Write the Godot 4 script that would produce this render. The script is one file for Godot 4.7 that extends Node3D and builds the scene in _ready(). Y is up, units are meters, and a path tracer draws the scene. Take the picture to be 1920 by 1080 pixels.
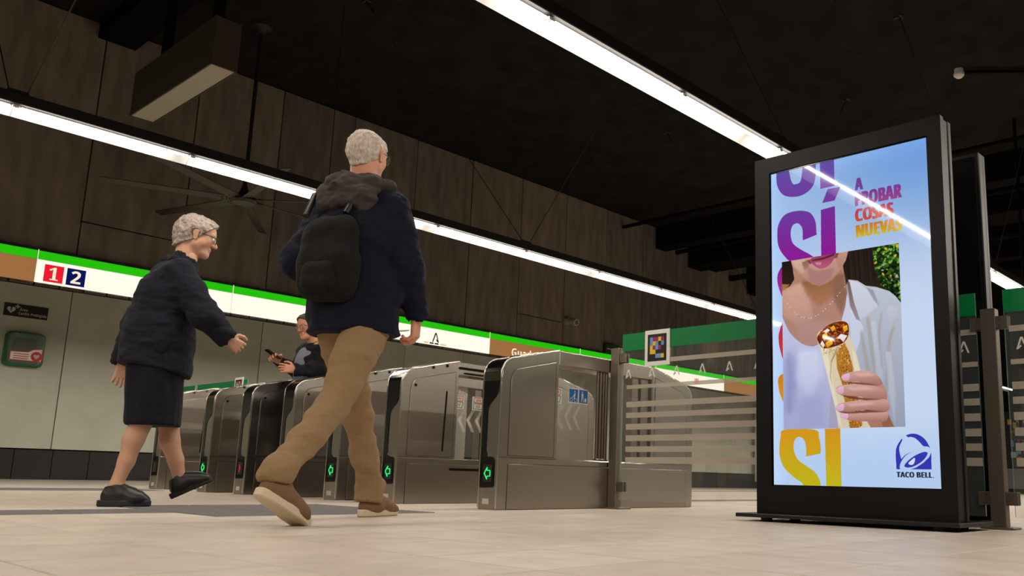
extends Node3D
# A metro station concourse at night: ticket gates, two travellers, an advertising totem, a glass partition.
# World axes: the left wall and the rows of lamps run along z, the gates stand in a row along x. Metres, y up.

const LAMP_Y := 3.26
const LAMP_ROWS: Array[float] = [-3.97, -8.67, 0.72]
const WALL_X := -15.0

var M := {}
var font_bold: FontVariation
var font_plain: SystemFont
var font_serif: SystemFont


func _ready():
	# ---------------------------------------------------------------- camera, sky, exposure
	var cam := Camera3D.new()
	cam.name = "camera"
	add_child(cam)
	cam.position = Vector3(0, 0.205, 0)
	cam.rotation = Vector3(deg_to_rad(10.515), deg_to_rad(41.057), deg_to_rad(1.313))
	cam.projection = Camera3D.PROJECTION_FRUSTUM
	cam.near = 0.05
	cam.far = 120.0
	cam.size = 0.05 * 1080.0 / 1626.5
	cam.frustum_offset = 0.05 * Vector2((960.0 - 1165.3) / 1626.5, (595.5 - 540.0) / 1626.5)
	cam.current = true
	var env := Environment.new()
	env.background_mode = Environment.BG_COLOR
	env.background_color = Color(0.0, 0.0, 0.0)
	env.tonemap_mode = Environment.TONE_MAPPER_LINEAR
	env.tonemap_exposure = 1.0
	env.sdfgi_enabled = true
	env.ssao_enabled = true
	env.ssil_enabled = true
	var we := WorldEnvironment.new()
	we.name = "environment"
	we.environment = env
	add_child(we)
	# the light of the fluorescent rows: one area light per two tubes, just under the glowing tubes
	for row in LAMP_ROWS:
		for k in 12:
			for s in [-1.0, 1.0]:
				area_light("lamp_light", Vector3(row + 0.008 * s, LAMP_Y - 0.012, 7.3 - 3.02 * k), Vector3(-0.82 if s < 0.0 else 0.6, -0.6 if s < 0.0 else -0.8, 0).normalized(), Vector2(2.9, 0.02), Color(1.0, 0.95, 0.89), 5.0 if s < 0.0 else 2.1)
	materials()
	setting()
	lamps()
	wall_signs()
	gates()
	partition()
	totem()
	overhead()
	small_things()
	people()


# ==================================================================== materials
func mat(c: Color, rough := 0.7, metal := 0.0, spec := 0.5) -> StandardMaterial3D:
	var m := StandardMaterial3D.new()
	m.albedo_color = c
	m.roughness = rough
	m.metallic = metal
	m.metallic_specular = spec
	return m


func c8(r: int, g: int, b: int) -> Color:
	return Color(r / 255.0, g / 255.0, b / 255.0)


func glow(c: Color, e: float, rough := 0.4) -> StandardMaterial3D:
	var m := mat(Color(0.02, 0.02, 0.02), rough)
	m.emission_enabled = true
	m.emission = c
	m.emission_energy_multiplier = e
	return m


func noise_tex(sd: int, freq: float, lo: Color, hi: Color, oct := 4, kind := FastNoiseLite.TYPE_SIMPLEX_SMOOTH, size := 512) -> NoiseTexture2D:
	var n := FastNoiseLite.new()
	n.seed = sd
	n.frequency = freq
	n.noise_type = kind
	n.fractal_octaves = oct
	var t := NoiseTexture2D.new()
	t.width = size
	t.height = size
	t.seamless = true
	t.noise = n
	var g := Gradient.new()
	g.set_color(0, lo)
	g.set_color(1, hi)
	t.color_ramp = g
	return t


func bump_tex(sd: int, freq: float, strength := 4.0, oct := 3) -> NoiseTexture2D:
	var n := FastNoiseLite.new()
	n.seed = sd
	n.frequency = freq
	n.fractal_octaves = oct
	var t := NoiseTexture2D.new()
	t.width = 256
	t.height = 256
	t.seamless = true
	t.as_normal_map = true
	t.bump_strength = strength
	t.noise = n
	return t


func tri(m: StandardMaterial3D, scale: Vector3, world := true) -> StandardMaterial3D:
	m.uv1_triplanar = true
	m.uv1_world_triplanar = world
	m.uv1_scale = scale
	return m


func pane(c: Color, a: float) -> StandardMaterial3D:
	var m := mat(Color(c.r, c.g, c.b, a), 0.02)
	m.transparency = BaseMaterial3D.TRANSPARENCY_ALPHA
	return m


func film(c: Color, a: float, rough := 0.7) -> StandardMaterial3D:
	var m := mat(Color(c.r, c.g, c.b, a), rough)
	m.transparency = BaseMaterial3D.TRANSPARENCY_ALPHA
	return m


func materials():
	font_plain = SystemFont.new()
	font_plain.font_names = ["Droid Sans"]
	var fb := SystemFont.new()
	fb.font_names = ["Droid Sans"]
	fb.font_weight = 700
	font_bold = FontVariation.new()
	font_bold.base_font = fb
	font_bold.variation_embolden = 0.0
	font_serif = SystemFont.new()
	font_serif.font_names = ["Droid Serif"]
	font_serif.font_weight = 700

	# concrete panels: four tones, vertical streaks (texture stretched along y)
	var streak := noise_tex(3, 0.009, Color(0.8, 0.8, 0.8), Color(1.06, 1.05, 1.03), 5)
	var tones := [c8(132, 122, 110), c8(124, 117, 107), c8(137, 126, 112), c8(116, 110, 103)]
	for i in 4:
		var m := mat(tones[i], 0.8, 0.0, 0.35)
		m.albedo_texture = streak
		tri(m, Vector3(0.7, 0.16, 0.7))
		m.uv1_offset = Vector3(0.13 * i, 0.31 * i, 0.27 * i)
		M["concrete%d" % i] = m
	# enamelled steel wall panels
	var em := noise_tex(5, 0.01, Color(0.94, 0.95, 0.94), Color(1.0, 1.0, 1.0), 3)
	for i in 2:
		var m := mat([c8(192, 193, 176), c8(187, 189, 172)][i], 0.42, 0.0, 0.45)
		m.albedo_texture = em
		tri(m, Vector3(0.4, 0.4, 0.4))
		M["enamel%d" % i] = m
	# floor tiles
	var fl := noise_tex(8, 0.013, Color(0.93, 0.92, 0.91), Color(1.03, 1.02, 1.0), 5)
	var ft := [c8(204, 193, 182), c8(199, 188, 178), c8(208, 198, 187)]
	for i in 3:
		var m := mat(ft[i], 0.42, 0.0, 0.4)
		m.albedo_texture = fl
		tri(m, Vector3(0.8, 0.8, 0.8))
		M["tile%d" % i] = m
	M.grout = mat(c8(92, 82, 72), 0.9)
	var tac := mat(c8(104, 102, 101), 0.65)
	tac.albedo_texture = noise_tex(9, 0.06, Color(0.85, 0.85, 0.85), Color(1.05, 1.05, 1.05), 3, FastNoiseLite.TYPE_SIMPLEX_SMOOTH, 256)
	M.tactile = tri(tac, Vector3(2, 2, 2))
	M.black_tile = mat(c8(22, 22, 22), 0.3)
	M.ceiling = mat(c8(36, 34, 32), 0.9, 0.0, 0.2)
	var ceil_m: StandardMaterial3D = M.ceiling
	ceil_m.albedo_texture = noise_tex(12, 0.012, Color(0.75, 0.75, 0.75), Color(1.1, 1.1, 1.1), 4, FastNoiseLite.TYPE_SIMPLEX_SMOOTH, 256)
	tri(ceil_m, Vector3(0.35, 0.35, 0.35))
	M.black_paint = mat(c8(14, 14, 14), 0.85, 0.0, 0.2)
	M.dark_wall = mat(c8(58, 54, 50), 0.8)
	M.grey_wall = mat(c8(120, 117, 112), 0.7)
	M.joint = mat(c8(16, 15, 14), 0.95, 0.0, 0.1)

	# brushed stainless steel, three finishes
	var brushed := bump_tex(21, 0.05, 2.0, 2)
	for q in [["steel", c8(174, 167, 157), 0.27], ["steel_bright", c8(214, 208, 198), 0.16], ["steel_dark", c8(128, 117, 104), 0.35], ["steel_side", c8(164, 156, 146), 0.3]]:
		var m := mat(q[1], q[2], 1.0)
		m.normal_enabled = true
		m.normal_texture = brushed
		m.normal_scale = 0.035
		tri(m, Vector3(1.1, 0.25, 1.1))
		M[q[0]] = m
	M.steel_post = mat(c8(126, 117, 105), 0.46, 0.95)
	M.groove = mat(c8(62, 56, 49), 0.6, 0.6)
	M.gloss_black = mat(c8(12, 12, 13), 0.12, 0.0, 0.5)
	M.black = mat(c8(16, 16, 17), 0.5)
	M.matt_black = mat(c8(15, 14, 13), 0.42, 0.0, 0.45)
	M.totem = mat(c8(12, 11, 11), 0.4, 0.0, 0.34)
	M.white = mat(c8(226, 224, 218), 0.6)
	M.label_grey = mat(c8(190, 184, 174), 0.6)
	M.glass = pane(c8(235, 245, 238), 0.03)
	M.glass_edge = pane(c8(120, 170, 150), 0.35)
	M.frost = film(c8(190, 182, 166), 0.6)
	M.frost_thin = film(c8(205, 200, 188), 0.4)
	M.frost_mark = film(c8(228, 224, 214), 0.85)
	M.green_film = mat(c8(0, 120, 62), 0.35, 0.0, 0.4)
	M.lamp_white = mat(c8(236, 236, 232), 0.5)
	M.reflector = mat(c8(104, 104, 102), 0.45)
	M.tube = glow(Color(1.0, 0.96, 0.91), 20.0)
	M.housing = mat(c8(20, 19, 18), 0.6)
	M.wire = mat(c8(62, 55, 45), 0.5, 0.5)
	M.wire_dark = mat(c8(26, 24, 21), 0.6)

	# light boxes
	M.sign_white = glow(Color(1.0, 0.955, 0.88), 1.12)
	M.sign_green = glow(c8(35, 190, 8), 1.0)
	M.sign_brown = glow(c8(168, 116, 68), 0.85)
	M.sign_letter = glow(Color(1.0, 0.92, 0.8), 1.0)
	M.sign_red = glow(c8(238, 26, 46), 0.95)
	M.sign_navy = glow(c8(2, 18, 92), 0.9)
	M.sign_ink = mat(c8(60, 50, 22), 0.6)
	M.sign_orange = glow(c8(246, 196, 120), 0.95)
	M.sign_redmark = glow(c8(240, 105, 80), 1.0)
	M.arrow_green = glow(c8(20, 235, 110), 1.6)
	M.arrow_red = glow(c8(220, 24, 40), 0.7)

	M.sticker_red = mat(c8(198, 50, 52), 0.6)
	M.sticker_green = mat(c8(32, 120, 80), 0.6)
	M.sticker_blue = mat(c8(18, 104, 178), 0.6)
	M.code_magenta = mat(c8(150, 30, 92), 0.6)
	M.code_yellow = mat(c8(224, 188, 30), 0.6)
	M.code_blue = mat(c8(100, 152, 198), 0.6)
	M.aed_green = mat(c8(20, 92, 52), 0.4)
	M.hang_case = mat(c8(70, 60, 52), 0.75)
	M.hang_panel = mat(c8(176, 170, 150), 0.6)
	M.fan_metal = mat(c8(60, 49, 36), 0.5, 0.2)
	M.cover = pane(c8(225, 235, 228), 0.12)
	M.cam_grey = mat(c8(170, 162, 150), 0.5)
	M.exit_green = mat(c8(24, 74, 44), 0.5)
	M.red = mat(c8(190, 34, 40), 0.5)

	# people
	M.skin_man = skin(c8(206, 148, 120))
	M.skin_woman = skin(c8(192, 148, 122))
	M.skin_dark = skin(c8(196, 138, 112))
	M.hair_white = hair(c8(206, 192, 178))
	M.hair_grey = hair(c8(176, 162, 154))
	M.hair_dark = hair(c8(92, 84, 76))
	M.navy = cloth(c8(17, 20, 33), 31)
	M.navy_deep = cloth(c8(17, 18, 28), 32)
	M.quilt = cloth(c8(21, 23, 32), 33)
	M.black_cloth = cloth(c8(22, 22, 27), 34)
	M.hood = cloth(c8(62, 56, 52), 35)
	M.khaki = cloth(c8(142, 116, 84), 36)
	M.pack = cloth(c8(22, 21, 22), 37)
	M.shirt = cloth(c8(120, 124, 138), 38)
	M.beige = cloth(c8(188, 152, 104), 39)
	M.suede = cloth(c8(120, 90, 68), 40)
	M.rubber = mat(c8(206, 188, 160), 0.7)
	M.leather = mat(c8(20, 19, 19), 0.38)
	M.leather_sole = mat(c8(14, 14, 14), 0.6)
	M.lace = mat(c8(30, 26, 24), 0.8)
	M.eye_white = mat(c8(225, 220, 214), 0.3)
	M.eye_iris = mat(c8(48, 36, 28), 0.2)
	M.lips = mat(c8(170, 92, 84), 0.5)
	M.lens_clear = pane(c8(230, 235, 235), 0.05)
	M.lens_green = pane(c8(90, 130, 60), 0.3)
	M.ticket = mat(c8(176, 200, 172), 0.6)
	M.spectacle = mat(c8(40, 52, 34), 0.3, 0.4)


func skin(c: Color) -> StandardMaterial3D:
	var m := mat(c, 0.5, 0.0, 0.4)
	m.subsurf_scatter_enabled = true
	m.subsurf_scatter_strength = 0.15
	return m


func cloth(c: Color, sd: int) -> StandardMaterial3D:
	var m := mat(c, 0.9, 0.0, 0.3)
	m.normal_enabled = true
	m.normal_texture = bump_tex(sd, 0.035, 5.0, 4)
	m.normal_scale = 0.5
	m.rim_enabled = true
	m.rim = 0.3
	m.rim_tint = 0.6
	return tri(m, Vector3(2.4, 2.4, 2.4), false)


func hair(c: Color) -> StandardMaterial3D:
	var m := mat(c, 0.6, 0.0, 0.35)
	m.normal_enabled = true
	m.normal_texture = bump_tex(51, 0.06, 6.0, 3)
	m.normal_scale = 0.7
	m.albedo_texture = noise_tex(52, 0.05, Color(0.7, 0.7, 0.7), Color(1.1, 1.1, 1.1), 3, FastNoiseLite.TYPE_SIMPLEX_SMOOTH, 256)
	return tri(m, Vector3(9.0, 2.5, 2.5), false)


# ==================================================================== building helpers
func st_new() -> SurfaceTool:
	var st := SurfaceTool.new()
	st.begin(Mesh.PRIMITIVE_TRIANGLES)
	return st


func obj(called: String, st: SurfaceTool, m: Material, parent: Node3D = self, xf := Transform3D()) -> MeshInstance3D:
	return inst(called, st.commit(), m, parent, xf)


func inst(called: String, mesh: Mesh, m: Material, parent: Node3D = self, xf := Transform3D()) -> MeshInstance3D:
	var o := MeshInstance3D.new()
	o.name = numbered(called, parent)
	o.mesh = mesh
	o.material_override = m
	o.transform = xf
	parent.add_child(o, true)
	return o


func numbered(called: String, parent: Node) -> String:
	if not parent.has_node(called):
		return called
	var k: int = parent.get_meta("n_" + called, 1)
	parent.set_meta("n_" + called, k + 1)
	return "%s_%03d" % [called, k]


func thing(called: String, label: String, category: String, at := Vector3.ZERO, turn := 0.0, group := "") -> Node3D:
	var o := Node3D.new()
	o.name = numbered(called, self)
	add_child(o, true)
	o.position = at
	o.rotation.y = turn
	tag(o, label, category, group)
	return o


func tag(o: Node, label: String, category := "", group := ""):
	o.set_meta("label", label)
	if category:
		o.set_meta("category", category)
	if group:
		o.set_meta("group", group)


func struct(called: String, at := Vector3.ZERO) -> Node3D:
	var o := Node3D.new()
	o.name = called
	add_child(o, true)
	o.position = at
	o.set_meta("kind", "structure")
	return o


func area_light(called: String, at: Vector3, towards: Vector3, size: Vector2, c: Color, e: float):
	var l := AreaLight3D.new()
	l.name = numbered(called, self)
	add_child(l, true)
	var z := -towards
	var x := Vector3.UP.cross(z).normalized() if absf(z.y) < 0.9 else Vector3.RIGHT
	l.transform = Transform3D(Basis(x, z.cross(x), z), at)
	l.area_size = size
	l.light_color = c
	l.light_energy = e
	l.area_range = 60.0
	l.shadow_enabled = true


func face(st: SurfaceTool, p: Array, out: Vector3):
	var n: Vector3 = (p[2] - p[0]).cross(p[1] - p[0])
	if n.length_squared() < 1e-16:
		n = (p[p.size() - 1] - p[0]).cross(p[1] - p[0])
	n = n.normalized()
	var flip := n.dot(out) < 0.0
	if flip:
		n = -n
	for k in range(1, p.size() - 1):
		for q in ([0, k + 1, k] if flip else [0, k, k + 1]):
			st.set_normal(n)
			st.add_vertex(p[q])


func box(st: SurfaceTool, c: Vector3, s: Vector3, b := 0.0, xf := Transform3D()):
	var h := s * 0.5
	var v := {}
	for sx in [-1, 1]:
		for sy in [-1, 1]:
			for sz in [-1, 1]:
				var k := Vector3i(sx, sy, sz)
				v[k] = [xf * (c + Vector3(sx * h.x, sy * (h.y - b), sz * (h.z - b))), xf * (c + Vector3(sx * (h.x - b), sy * h.y, sz * (h.z - b))), xf * (c + Vector3(sx * (h.x - b), sy * (h.y - b), sz * h.z))]
	for s1 in [-1, 1]:
		face(st, [v[Vector3i(s1, -1, -1)][0], v[Vector3i(s1, 1, -1)][0], v[Vector3i(s1, 1, 1)][0], v[Vector3i(s1, -1, 1)][0]], xf.basis * Vector3(s1, 0, 0))
		face(st, [v[Vector3i(-1, s1, -1)][1], v[Vector3i(1, s1, -1)][1], v[Vector3i(1, s1, 1)][1], v[Vector3i(-1, s1, 1)][1]], xf.basis * Vector3(0, s1, 0))
		face(st, [v[Vector3i(-1, -1, s1)][2], v[Vector3i(1, -1, s1)][2], v[Vector3i(1, 1, s1)][2], v[Vector3i(-1, 1, s1)][2]], xf.basis * Vector3(0, 0, s1))
	if b <= 0.0:
		return
	for s1 in [-1, 1]:
		for s2 in [-1, 1]:
			face(st, [v[Vector3i(s1, s2, -1)][0], v[Vector3i(s1, s2, 1)][0], v[Vector3i(s1, s2, 1)][1], v[Vector3i(s1, s2, -1)][1]], xf.basis * Vector3(s1, s2, 0))
			face(st, [v[Vector3i(s1, -1, s2)][0], v[Vector3i(s1, 1, s2)][0], v[Vector3i(s1, 1, s2)][2], v[Vector3i(s1, -1, s2)][2]], xf.basis * Vector3(s1, 0, s2))
			face(st, [v[Vector3i(-1, s1, s2)][1], v[Vector3i(1, s1, s2)][1], v[Vector3i(1, s1, s2)][2], v[Vector3i(-1, s1, s2)][2]], xf.basis * Vector3(0, s1, s2))
			for s3 in [-1, 1]:
				var q: Array = v[Vector3i(s1, s2, s3)]
				face(st, [q[0], q[1], q[2]], xf.basis * Vector3(s1, s2, s3))


func bx(called: String, c: Vector3, s: Vector3, m: Material, parent: Node3D = self, b := 0.0) -> MeshInstance3D:
	var st := st_new()
	box(st, Vector3.ZERO, s, b)
	return obj(called, st, m, parent, Transform3D(Basis(), c))


# a tube along points, smooth round the section
func tube(st: SurfaceTool, pts: Array, r: Array, n := 10, caps := true):
	var rings := []
	var side := Vector3.ZERO
	for i in pts.size():
		var d: Vector3 = (pts[mini(i + 1, pts.size() - 1)] - pts[maxi(i - 1, 0)]).normalized()
		if side == Vector3.ZERO:
			side = (Vector3.UP if absf(d.y) < 0.9 else Vector3.RIGHT).cross(d).normalized()
		side = (side - d * side.dot(d)).normalized()
		var up := d.cross(side)
		var ring := []
		for k in n:
			var a := TAU * k / n
			ring.append(side * cos(a) + up * sin(a))
		rings.append(ring)
	for i in pts.size() - 1:
		var ra: float = r[mini(i, r.size() - 1)]
		var rb: float = r[mini(i + 1, r.size() - 1)]
		for k in n:
			var k2 := (k + 1) % n
			var q := [pts[i] + rings[i][k] * ra, pts[i] + rings[i][k2] * ra, pts[i + 1] + rings[i + 1][k2] * rb, pts[i + 1] + rings[i + 1][k] * rb]
			var nn := [rings[i][k], rings[i][k2], rings[i + 1][k2], rings[i + 1][k]]
			var o := [0, 1, 2, 0, 2, 3]
			if ((q[2] - q[0]).cross(q[1] - q[0])).dot(nn[0] + nn[2]) < 0.0:
				o = [0, 2, 1, 0, 3, 2]
			for t in o:
				st.set_normal(nn[t])
				st.add_vertex(q[t])
	if caps:
		for e in [0, pts.size() - 1]:
			var re: float = r[mini(e, r.size() - 1)]
			var pts2 := []
			for k in n:
				pts2.append(pts[e] + rings[e][k] * re)
			var dd: Vector3 = pts[e] - pts[1 if e == 0 else e - 1]
			face(st, pts2, dd)


func rod(called: String, a: Vector3, b: Vector3, r: float, m: Material, parent: Node3D = self, n := 10) -> MeshInstance3D:
	var st := st_new()
	tube(st, [Vector3.ZERO, b - a], [r], n)
	return obj(called, st, m, parent, Transform3D(Basis(), a))


# lathe: profile of (radius, height) about y
func lathe(st: SurfaceTool, prof: Array, n := 24, xf := Transform3D()):
	for i in prof.size() - 1:
		var a: Vector2 = prof[i]
		var b: Vector2 = prof[i + 1]
		var t := b - a
		var nr := Vector2(t.y, -t.x).normalized()
		for k in n:
			var a0 := TAU * k / n
			var a1 := TAU * (k + 1) / n
			var d0 := Vector3(cos(a0), 0, sin(a0))
			var d1 := Vector3(cos(a1), 0, sin(a1))
			var q := [d0 * a.x + Vector3.UP * a.y, d1 * a.x + Vector3.UP * a.y, d1 * b.x + Vector3.UP * b.y, d0 * b.x + Vector3.UP * b.y]
			var out := (d0 + d1) * nr.x * 0.5 + Vector3.UP * nr.y
			var p := []
			for v in q:
				p.append(xf * v)
			if a.x < 1e-5:
				p.remove_at(1)
			elif b.x < 1e-5:
				p.remove_at(3)
			face(st, p, xf.basis * out)


# prism of a flat outline in the xy plane of xf, from z0 to z1, edges bevelled by b
func prism(st: SurfaceTool, poly: PackedVector2Array, z0: float, z1: float, b := 0.0, xf := Transform3D()):
	var n := poly.size()
	var area := 0.0
	for i in n:
		area += poly[i].cross(poly[(i + 1) % n])
	var sgn := 1.0 if area > 0.0 else -1.0
	var nor := []
	for i in n:
		var d := (poly[(i + 1) % n] - poly[i]).normalized()
		nor.append(Vector2(d.y, -d.x) * sgn)
	var ins := PackedVector2Array()
	for i in n:
		var a: Vector2 = nor[(i + n - 1) % n]
		var c: Vector2 = nor[i]
		var m := (a + c).normalized()
		ins.append(poly[i] - m * b / maxf(m.dot(a), 0.4))
	var rings := [[ins, z0], [poly, z0 + b], [poly, z1 - b], [ins, z1]] if b > 0.0 else [[poly, z0], [poly, z1]]
	for k in rings.size() - 1:
		var za: float = rings[k][1]
		var zb: float = rings[k + 1][1]
		var pa: PackedVector2Array = rings[k][0]
		var pb: PackedVector2Array = rings[k + 1][0]
		var tilt := 0.0 if b <= 0.0 or k == 1 else (-1.0 if k == 0 else 1.0)
		for i in n:
			var j := (i + 1) % n
			var ni: Vector2 = nor[i]
			var n0: Vector2 = ni
			var n1: Vector2 = ni
			var np: Vector2 = nor[(i + n - 1) % n]
			var nx: Vector2 = nor[j]
			if np.dot(ni) > 0.8:
				n0 = (np + ni).normalized()
			if nx.dot(ni) > 0.8:
				n1 = (nx + ni).normalized()
			var q := [Vector3(pa[i].x, pa[i].y, za), Vector3(pa[j].x, pa[j].y, za), Vector3(pb[j].x, pb[j].y, zb), Vector3(pb[i].x, pb[i].y, zb)]
			var m0 := Vector3(n0.x, n0.y, tilt).normalized()
			var m1 := Vector3(n1.x, n1.y, tilt).normalized()
			var nn := [m0, m1, m1, m0]
			var o := [0, 1, 2, 0, 2, 3]
			if ((q[2] - q[0]).cross(q[1] - q[0])).dot(m0 + m1) * xf.basis.determinant() < 0.0:
				o = [0, 2, 1, 0, 3, 2]
			for t in o:
				st.set_normal((xf.basis * nn[t]).normalized())
				st.add_vertex(xf * q[t])
	var cap: PackedVector2Array = ins if b > 0.0 else poly
	var idx := Geometry2D.triangulate_polygon(cap)
	for e in [[z0, -1.0], [z1, 1.0]]:
		for t in range(0, idx.size(), 3):
			var p := []
			for k in 3:
				p.append(xf * Vector3(cap[idx[t + k]].x, cap[idx[t + k]].y, e[0]))
			face(st, p, xf.basis * Vector3(0, 0, e[1]))


func V2(s: String, k := 1.0) -> PackedVector2Array:
	var o := PackedVector2Array()
	for q in s.split(" ", false):
		var w := q.split(",")
		o.append(Vector2(w[0].to_float(), w[1].to_float()) * k)
	return o


# the frame of something that lies on a wall facing +x: local x runs towards -z (to the right in view), y up, z out of the wall
func on_left(at: Vector3) -> Transform3D:
	return Transform3D(Basis(Vector3(0, 0, -1), Vector3(0, 1, 0), Vector3(1, 0, 0)), at)


func words(called: String, text: String, font: Font, height: float, width: float, m: Material, parent: Node3D, xf: Transform3D) -> MeshInstance3D:
	var t := TextMesh.new()
	t.text = text
	t.font = font
	t.font_size = 64
	t.pixel_size = 0.01
	t.depth = 0.0
	t.curve_step = 1.0
	var bb := t.get_aabb()
	var sx := width / bb.size.x if width > 0.0 else height / bb.size.y
	var loc := Transform3D(Basis().scaled(Vector3(sx, height / bb.size.y, 1)), Vector3.ZERO)
	var a := t.surface_get_arrays(0)
	var vs: PackedVector3Array = a[Mesh.ARRAY_VERTEX]
	var c := bb.get_center()
	for i in vs.size():
		vs[i] = loc * Vector3(vs[i].x - c.x, vs[i].y - c.y, 0.0)
	var arr := []
	arr.resize(Mesh.ARRAY_MAX)
	arr[Mesh.ARRAY_VERTEX] = vs
	arr[Mesh.ARRAY_NORMAL] = a[Mesh.ARRAY_NORMAL]
	if a[Mesh.ARRAY_INDEX] != null:
		arr[Mesh.ARRAY_INDEX] = a[Mesh.ARRAY_INDEX]
	var am := ArrayMesh.new()
	am.add_surface_from_arrays(Mesh.PRIMITIVE_TRIANGLES, arr)
	return inst(called, am, m, parent, xf)


# ==================================================================== the setting
func setting():
	floor_tiles()
	# ceiling and the unseen walls that close the hall
	var ce := struct("ceiling")
	bx("ceiling_slab", Vector3(-3, 7.45, -10), Vector3(25, 0.3, 47), M.ceiling, ce)
	var wr := struct("wall_right")
	bx("plaster", Vector3(9.1, 3.6, -10), Vector3(0.2, 7.6, 47), M.dark_wall, wr)
	bx("steel_cladding", Vector3(8.98, 1.65, -10), Vector3(0.04, 2.8, 46.5), M.enamel0, wr)
	var wb := struct("wall_back")
	bx("plaster", Vector3(-3, 3.6, 13.1), Vector3(25, 7.6, 0.2), M.dark_wall, wb)
	bx("steel_cladding", Vector3(-3, 1.65, 12.98), Vector3(23.8, 2.8, 0.04), M.enamel0, wb)
	var wf := struct("wall_far")
	bx("plaster", Vector3(-3, 3.6, -33.3), Vector3(25, 7.6, 0.2), M.ceiling, wf)
	bx("plinth", Vector3(-3, 0.52, -33.16), Vector3(24.2, 0.72, 0.08), M.grey_wall, wf, 0.01)
	bx("skirting", Vector3(-3, 0.08, -33.15), Vector3(24.2, 0.16, 0.1), M.black_tile, wf, 0.005)
	# left wall: concrete panels above, enamelled steel panels below the light boxes, black tiles at the foot
	var wl := struct("wall_left")
	bx("backing", Vector3(WALL_X - 0.15, 3.6, -10), Vector3(0.2, 7.6, 47), M.joint, wl)
	var r := RandomNumberGenerator.new()
	r.seed = 4
	var pitch := 1.53
	for k in range(-8, 19):
		var z0 := -4.31 - pitch * k
		var zc := z0 - pitch * 0.5
		var w := pitch - 0.018
		var cm: Material = M["concrete%d" % posmod(k * 7 + (k * k) % 3, 4)]
		var x := WALL_X - 0.025 + r.randf_range(-0.006, 0.004)
		if k in [0, 6]:
			bx("concrete_panel", Vector3(x, (3.985 + 7.28) / 2, zc), Vector3(0.05, 7.28 - 3.985, w), cm, wl, 0.004)
			bx("concrete_panel", Vector3(x, (3.3 + 3.965) / 2, zc), Vector3(0.05, 3.965 - 3.3, w), cm, wl, 0.004)
		else:
			bx("concrete_panel", Vector3(x, (3.3 + 7.28) / 2, zc), Vector3(0.05, 7.28 - 3.3, w), cm, wl, 0.004)
		bx("steel_panel", Vector3(WALL_X - 0.02, (0.445 + 3.1) / 2, zc - 0.02), Vector3(0.04, 3.1 - 0.445, pitch - 0.012), M["enamel%d" % (posmod(k, 2))], wl, 0.004)
	for k in range(-18, 60):
		bx("plinth_tile", Vector3(WALL_X - 0.03, 0.215, -4.37 - 0.495 * (k + 0.5)), Vector3(0.04, 0.43, 0.489), M.black_tile, wl, 0.003)


func floor_tiles():
	var fl := struct("floor")
	bx("screed", Vector3(-3, -0.16, -10), Vector3(25, 0.3, 47), M.grout, fl)
	var px := 0.4125
	var pz := 0.402
	var x0 := -2.265
	var z0 := -0.595
	# one tile mesh: bevelled slab, top at y = 0
	var st := st_new()
	box(st, Vector3(0, -0.007, 0), Vector3(px - 0.006, 0.014, pz - 0.006), 0.002)
	var tile := st.commit()
	st = st_new()
	box(st, Vector3(0, -0.009, 0), Vector3(px - 0.004, 0.01, pz - 0.004), 0.001)
	for k in 9:
		box(st, Vector3(-0.183 + 0.0458 * k, -0.002, 0), Vector3(0.026, 0.01, pz - 0.012), 0.003)
	var ridged := st.commit()
	var near := []
	for i in range(-33, 28):
		for j in range(-8, 82):
			var c := Vector3(x0 + px * (i + 0.5), 0, z0 - pz * (j + 0.5))
			if c.x < WALL_X or c.x > 8.9 or c.z < -33.0:
				continue
			# the tactile strips and the landing pad before the gates
			var tact := (i == -6 and j < 3 and j > -6) or (i >= -7 and i <= -5 and j >= 3 and j <= 5) or (i in [-17, -16] and j < 7) or (i == -8 and j >= 15 and j < 32) or (i == -19 and j >= 27)
			var d := Vector2(c.x, c.z).length()
			var depth := -0.657 * c.x - 0.754 * c.z
			var across := 0.754 * c.x - 0.657 * c.z
			var seen := depth > 0.6 and across > -0.72 * depth - 0.4 and across < 0.48 * depth + 0.4
			near.append([d + (0.0 if seen else 1000.0) - (3.0 if tact and d < 7.0 else 0.0), i, j, c, tact])
	near.sort_custom(func(a, b): return a[0] < b[0])
	var rest := []
	for k in 3:
		rest.append([])
	var rest_tact := []
	for n in near.size():
		var q: Array = near[n]
		var v: int = posmod(q[1] * 5 + q[2] * 3 + (q[1] * q[2]) % 2, 3)
		if n < 270:
			inst("tactile_tile" if q[4] else "floor_tile", ridged if q[4] else tile, M.tactile if q[4] else M["tile%d" % v], fl, Transform3D(Basis(), q[3]))
		elif q[4]:
			rest_tact.append(q[3])
		else:
			rest[v].append(q[3])
	for v in 3:
		many("far_floor_tiles", tile, M["tile%d" % v], rest[v], fl)
	many("far_tactile_tiles", ridged, M.tactile, rest_tact, fl)


func many(called: String, mesh: Mesh, m: Material, at: Array, parent: Node3D):
	var st := st_new()
	for p in at:
		st.append_from(mesh, 0, Transform3D(Basis(), p))
	obj(called, st, m, parent).set_meta("kind", "stuff")


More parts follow.
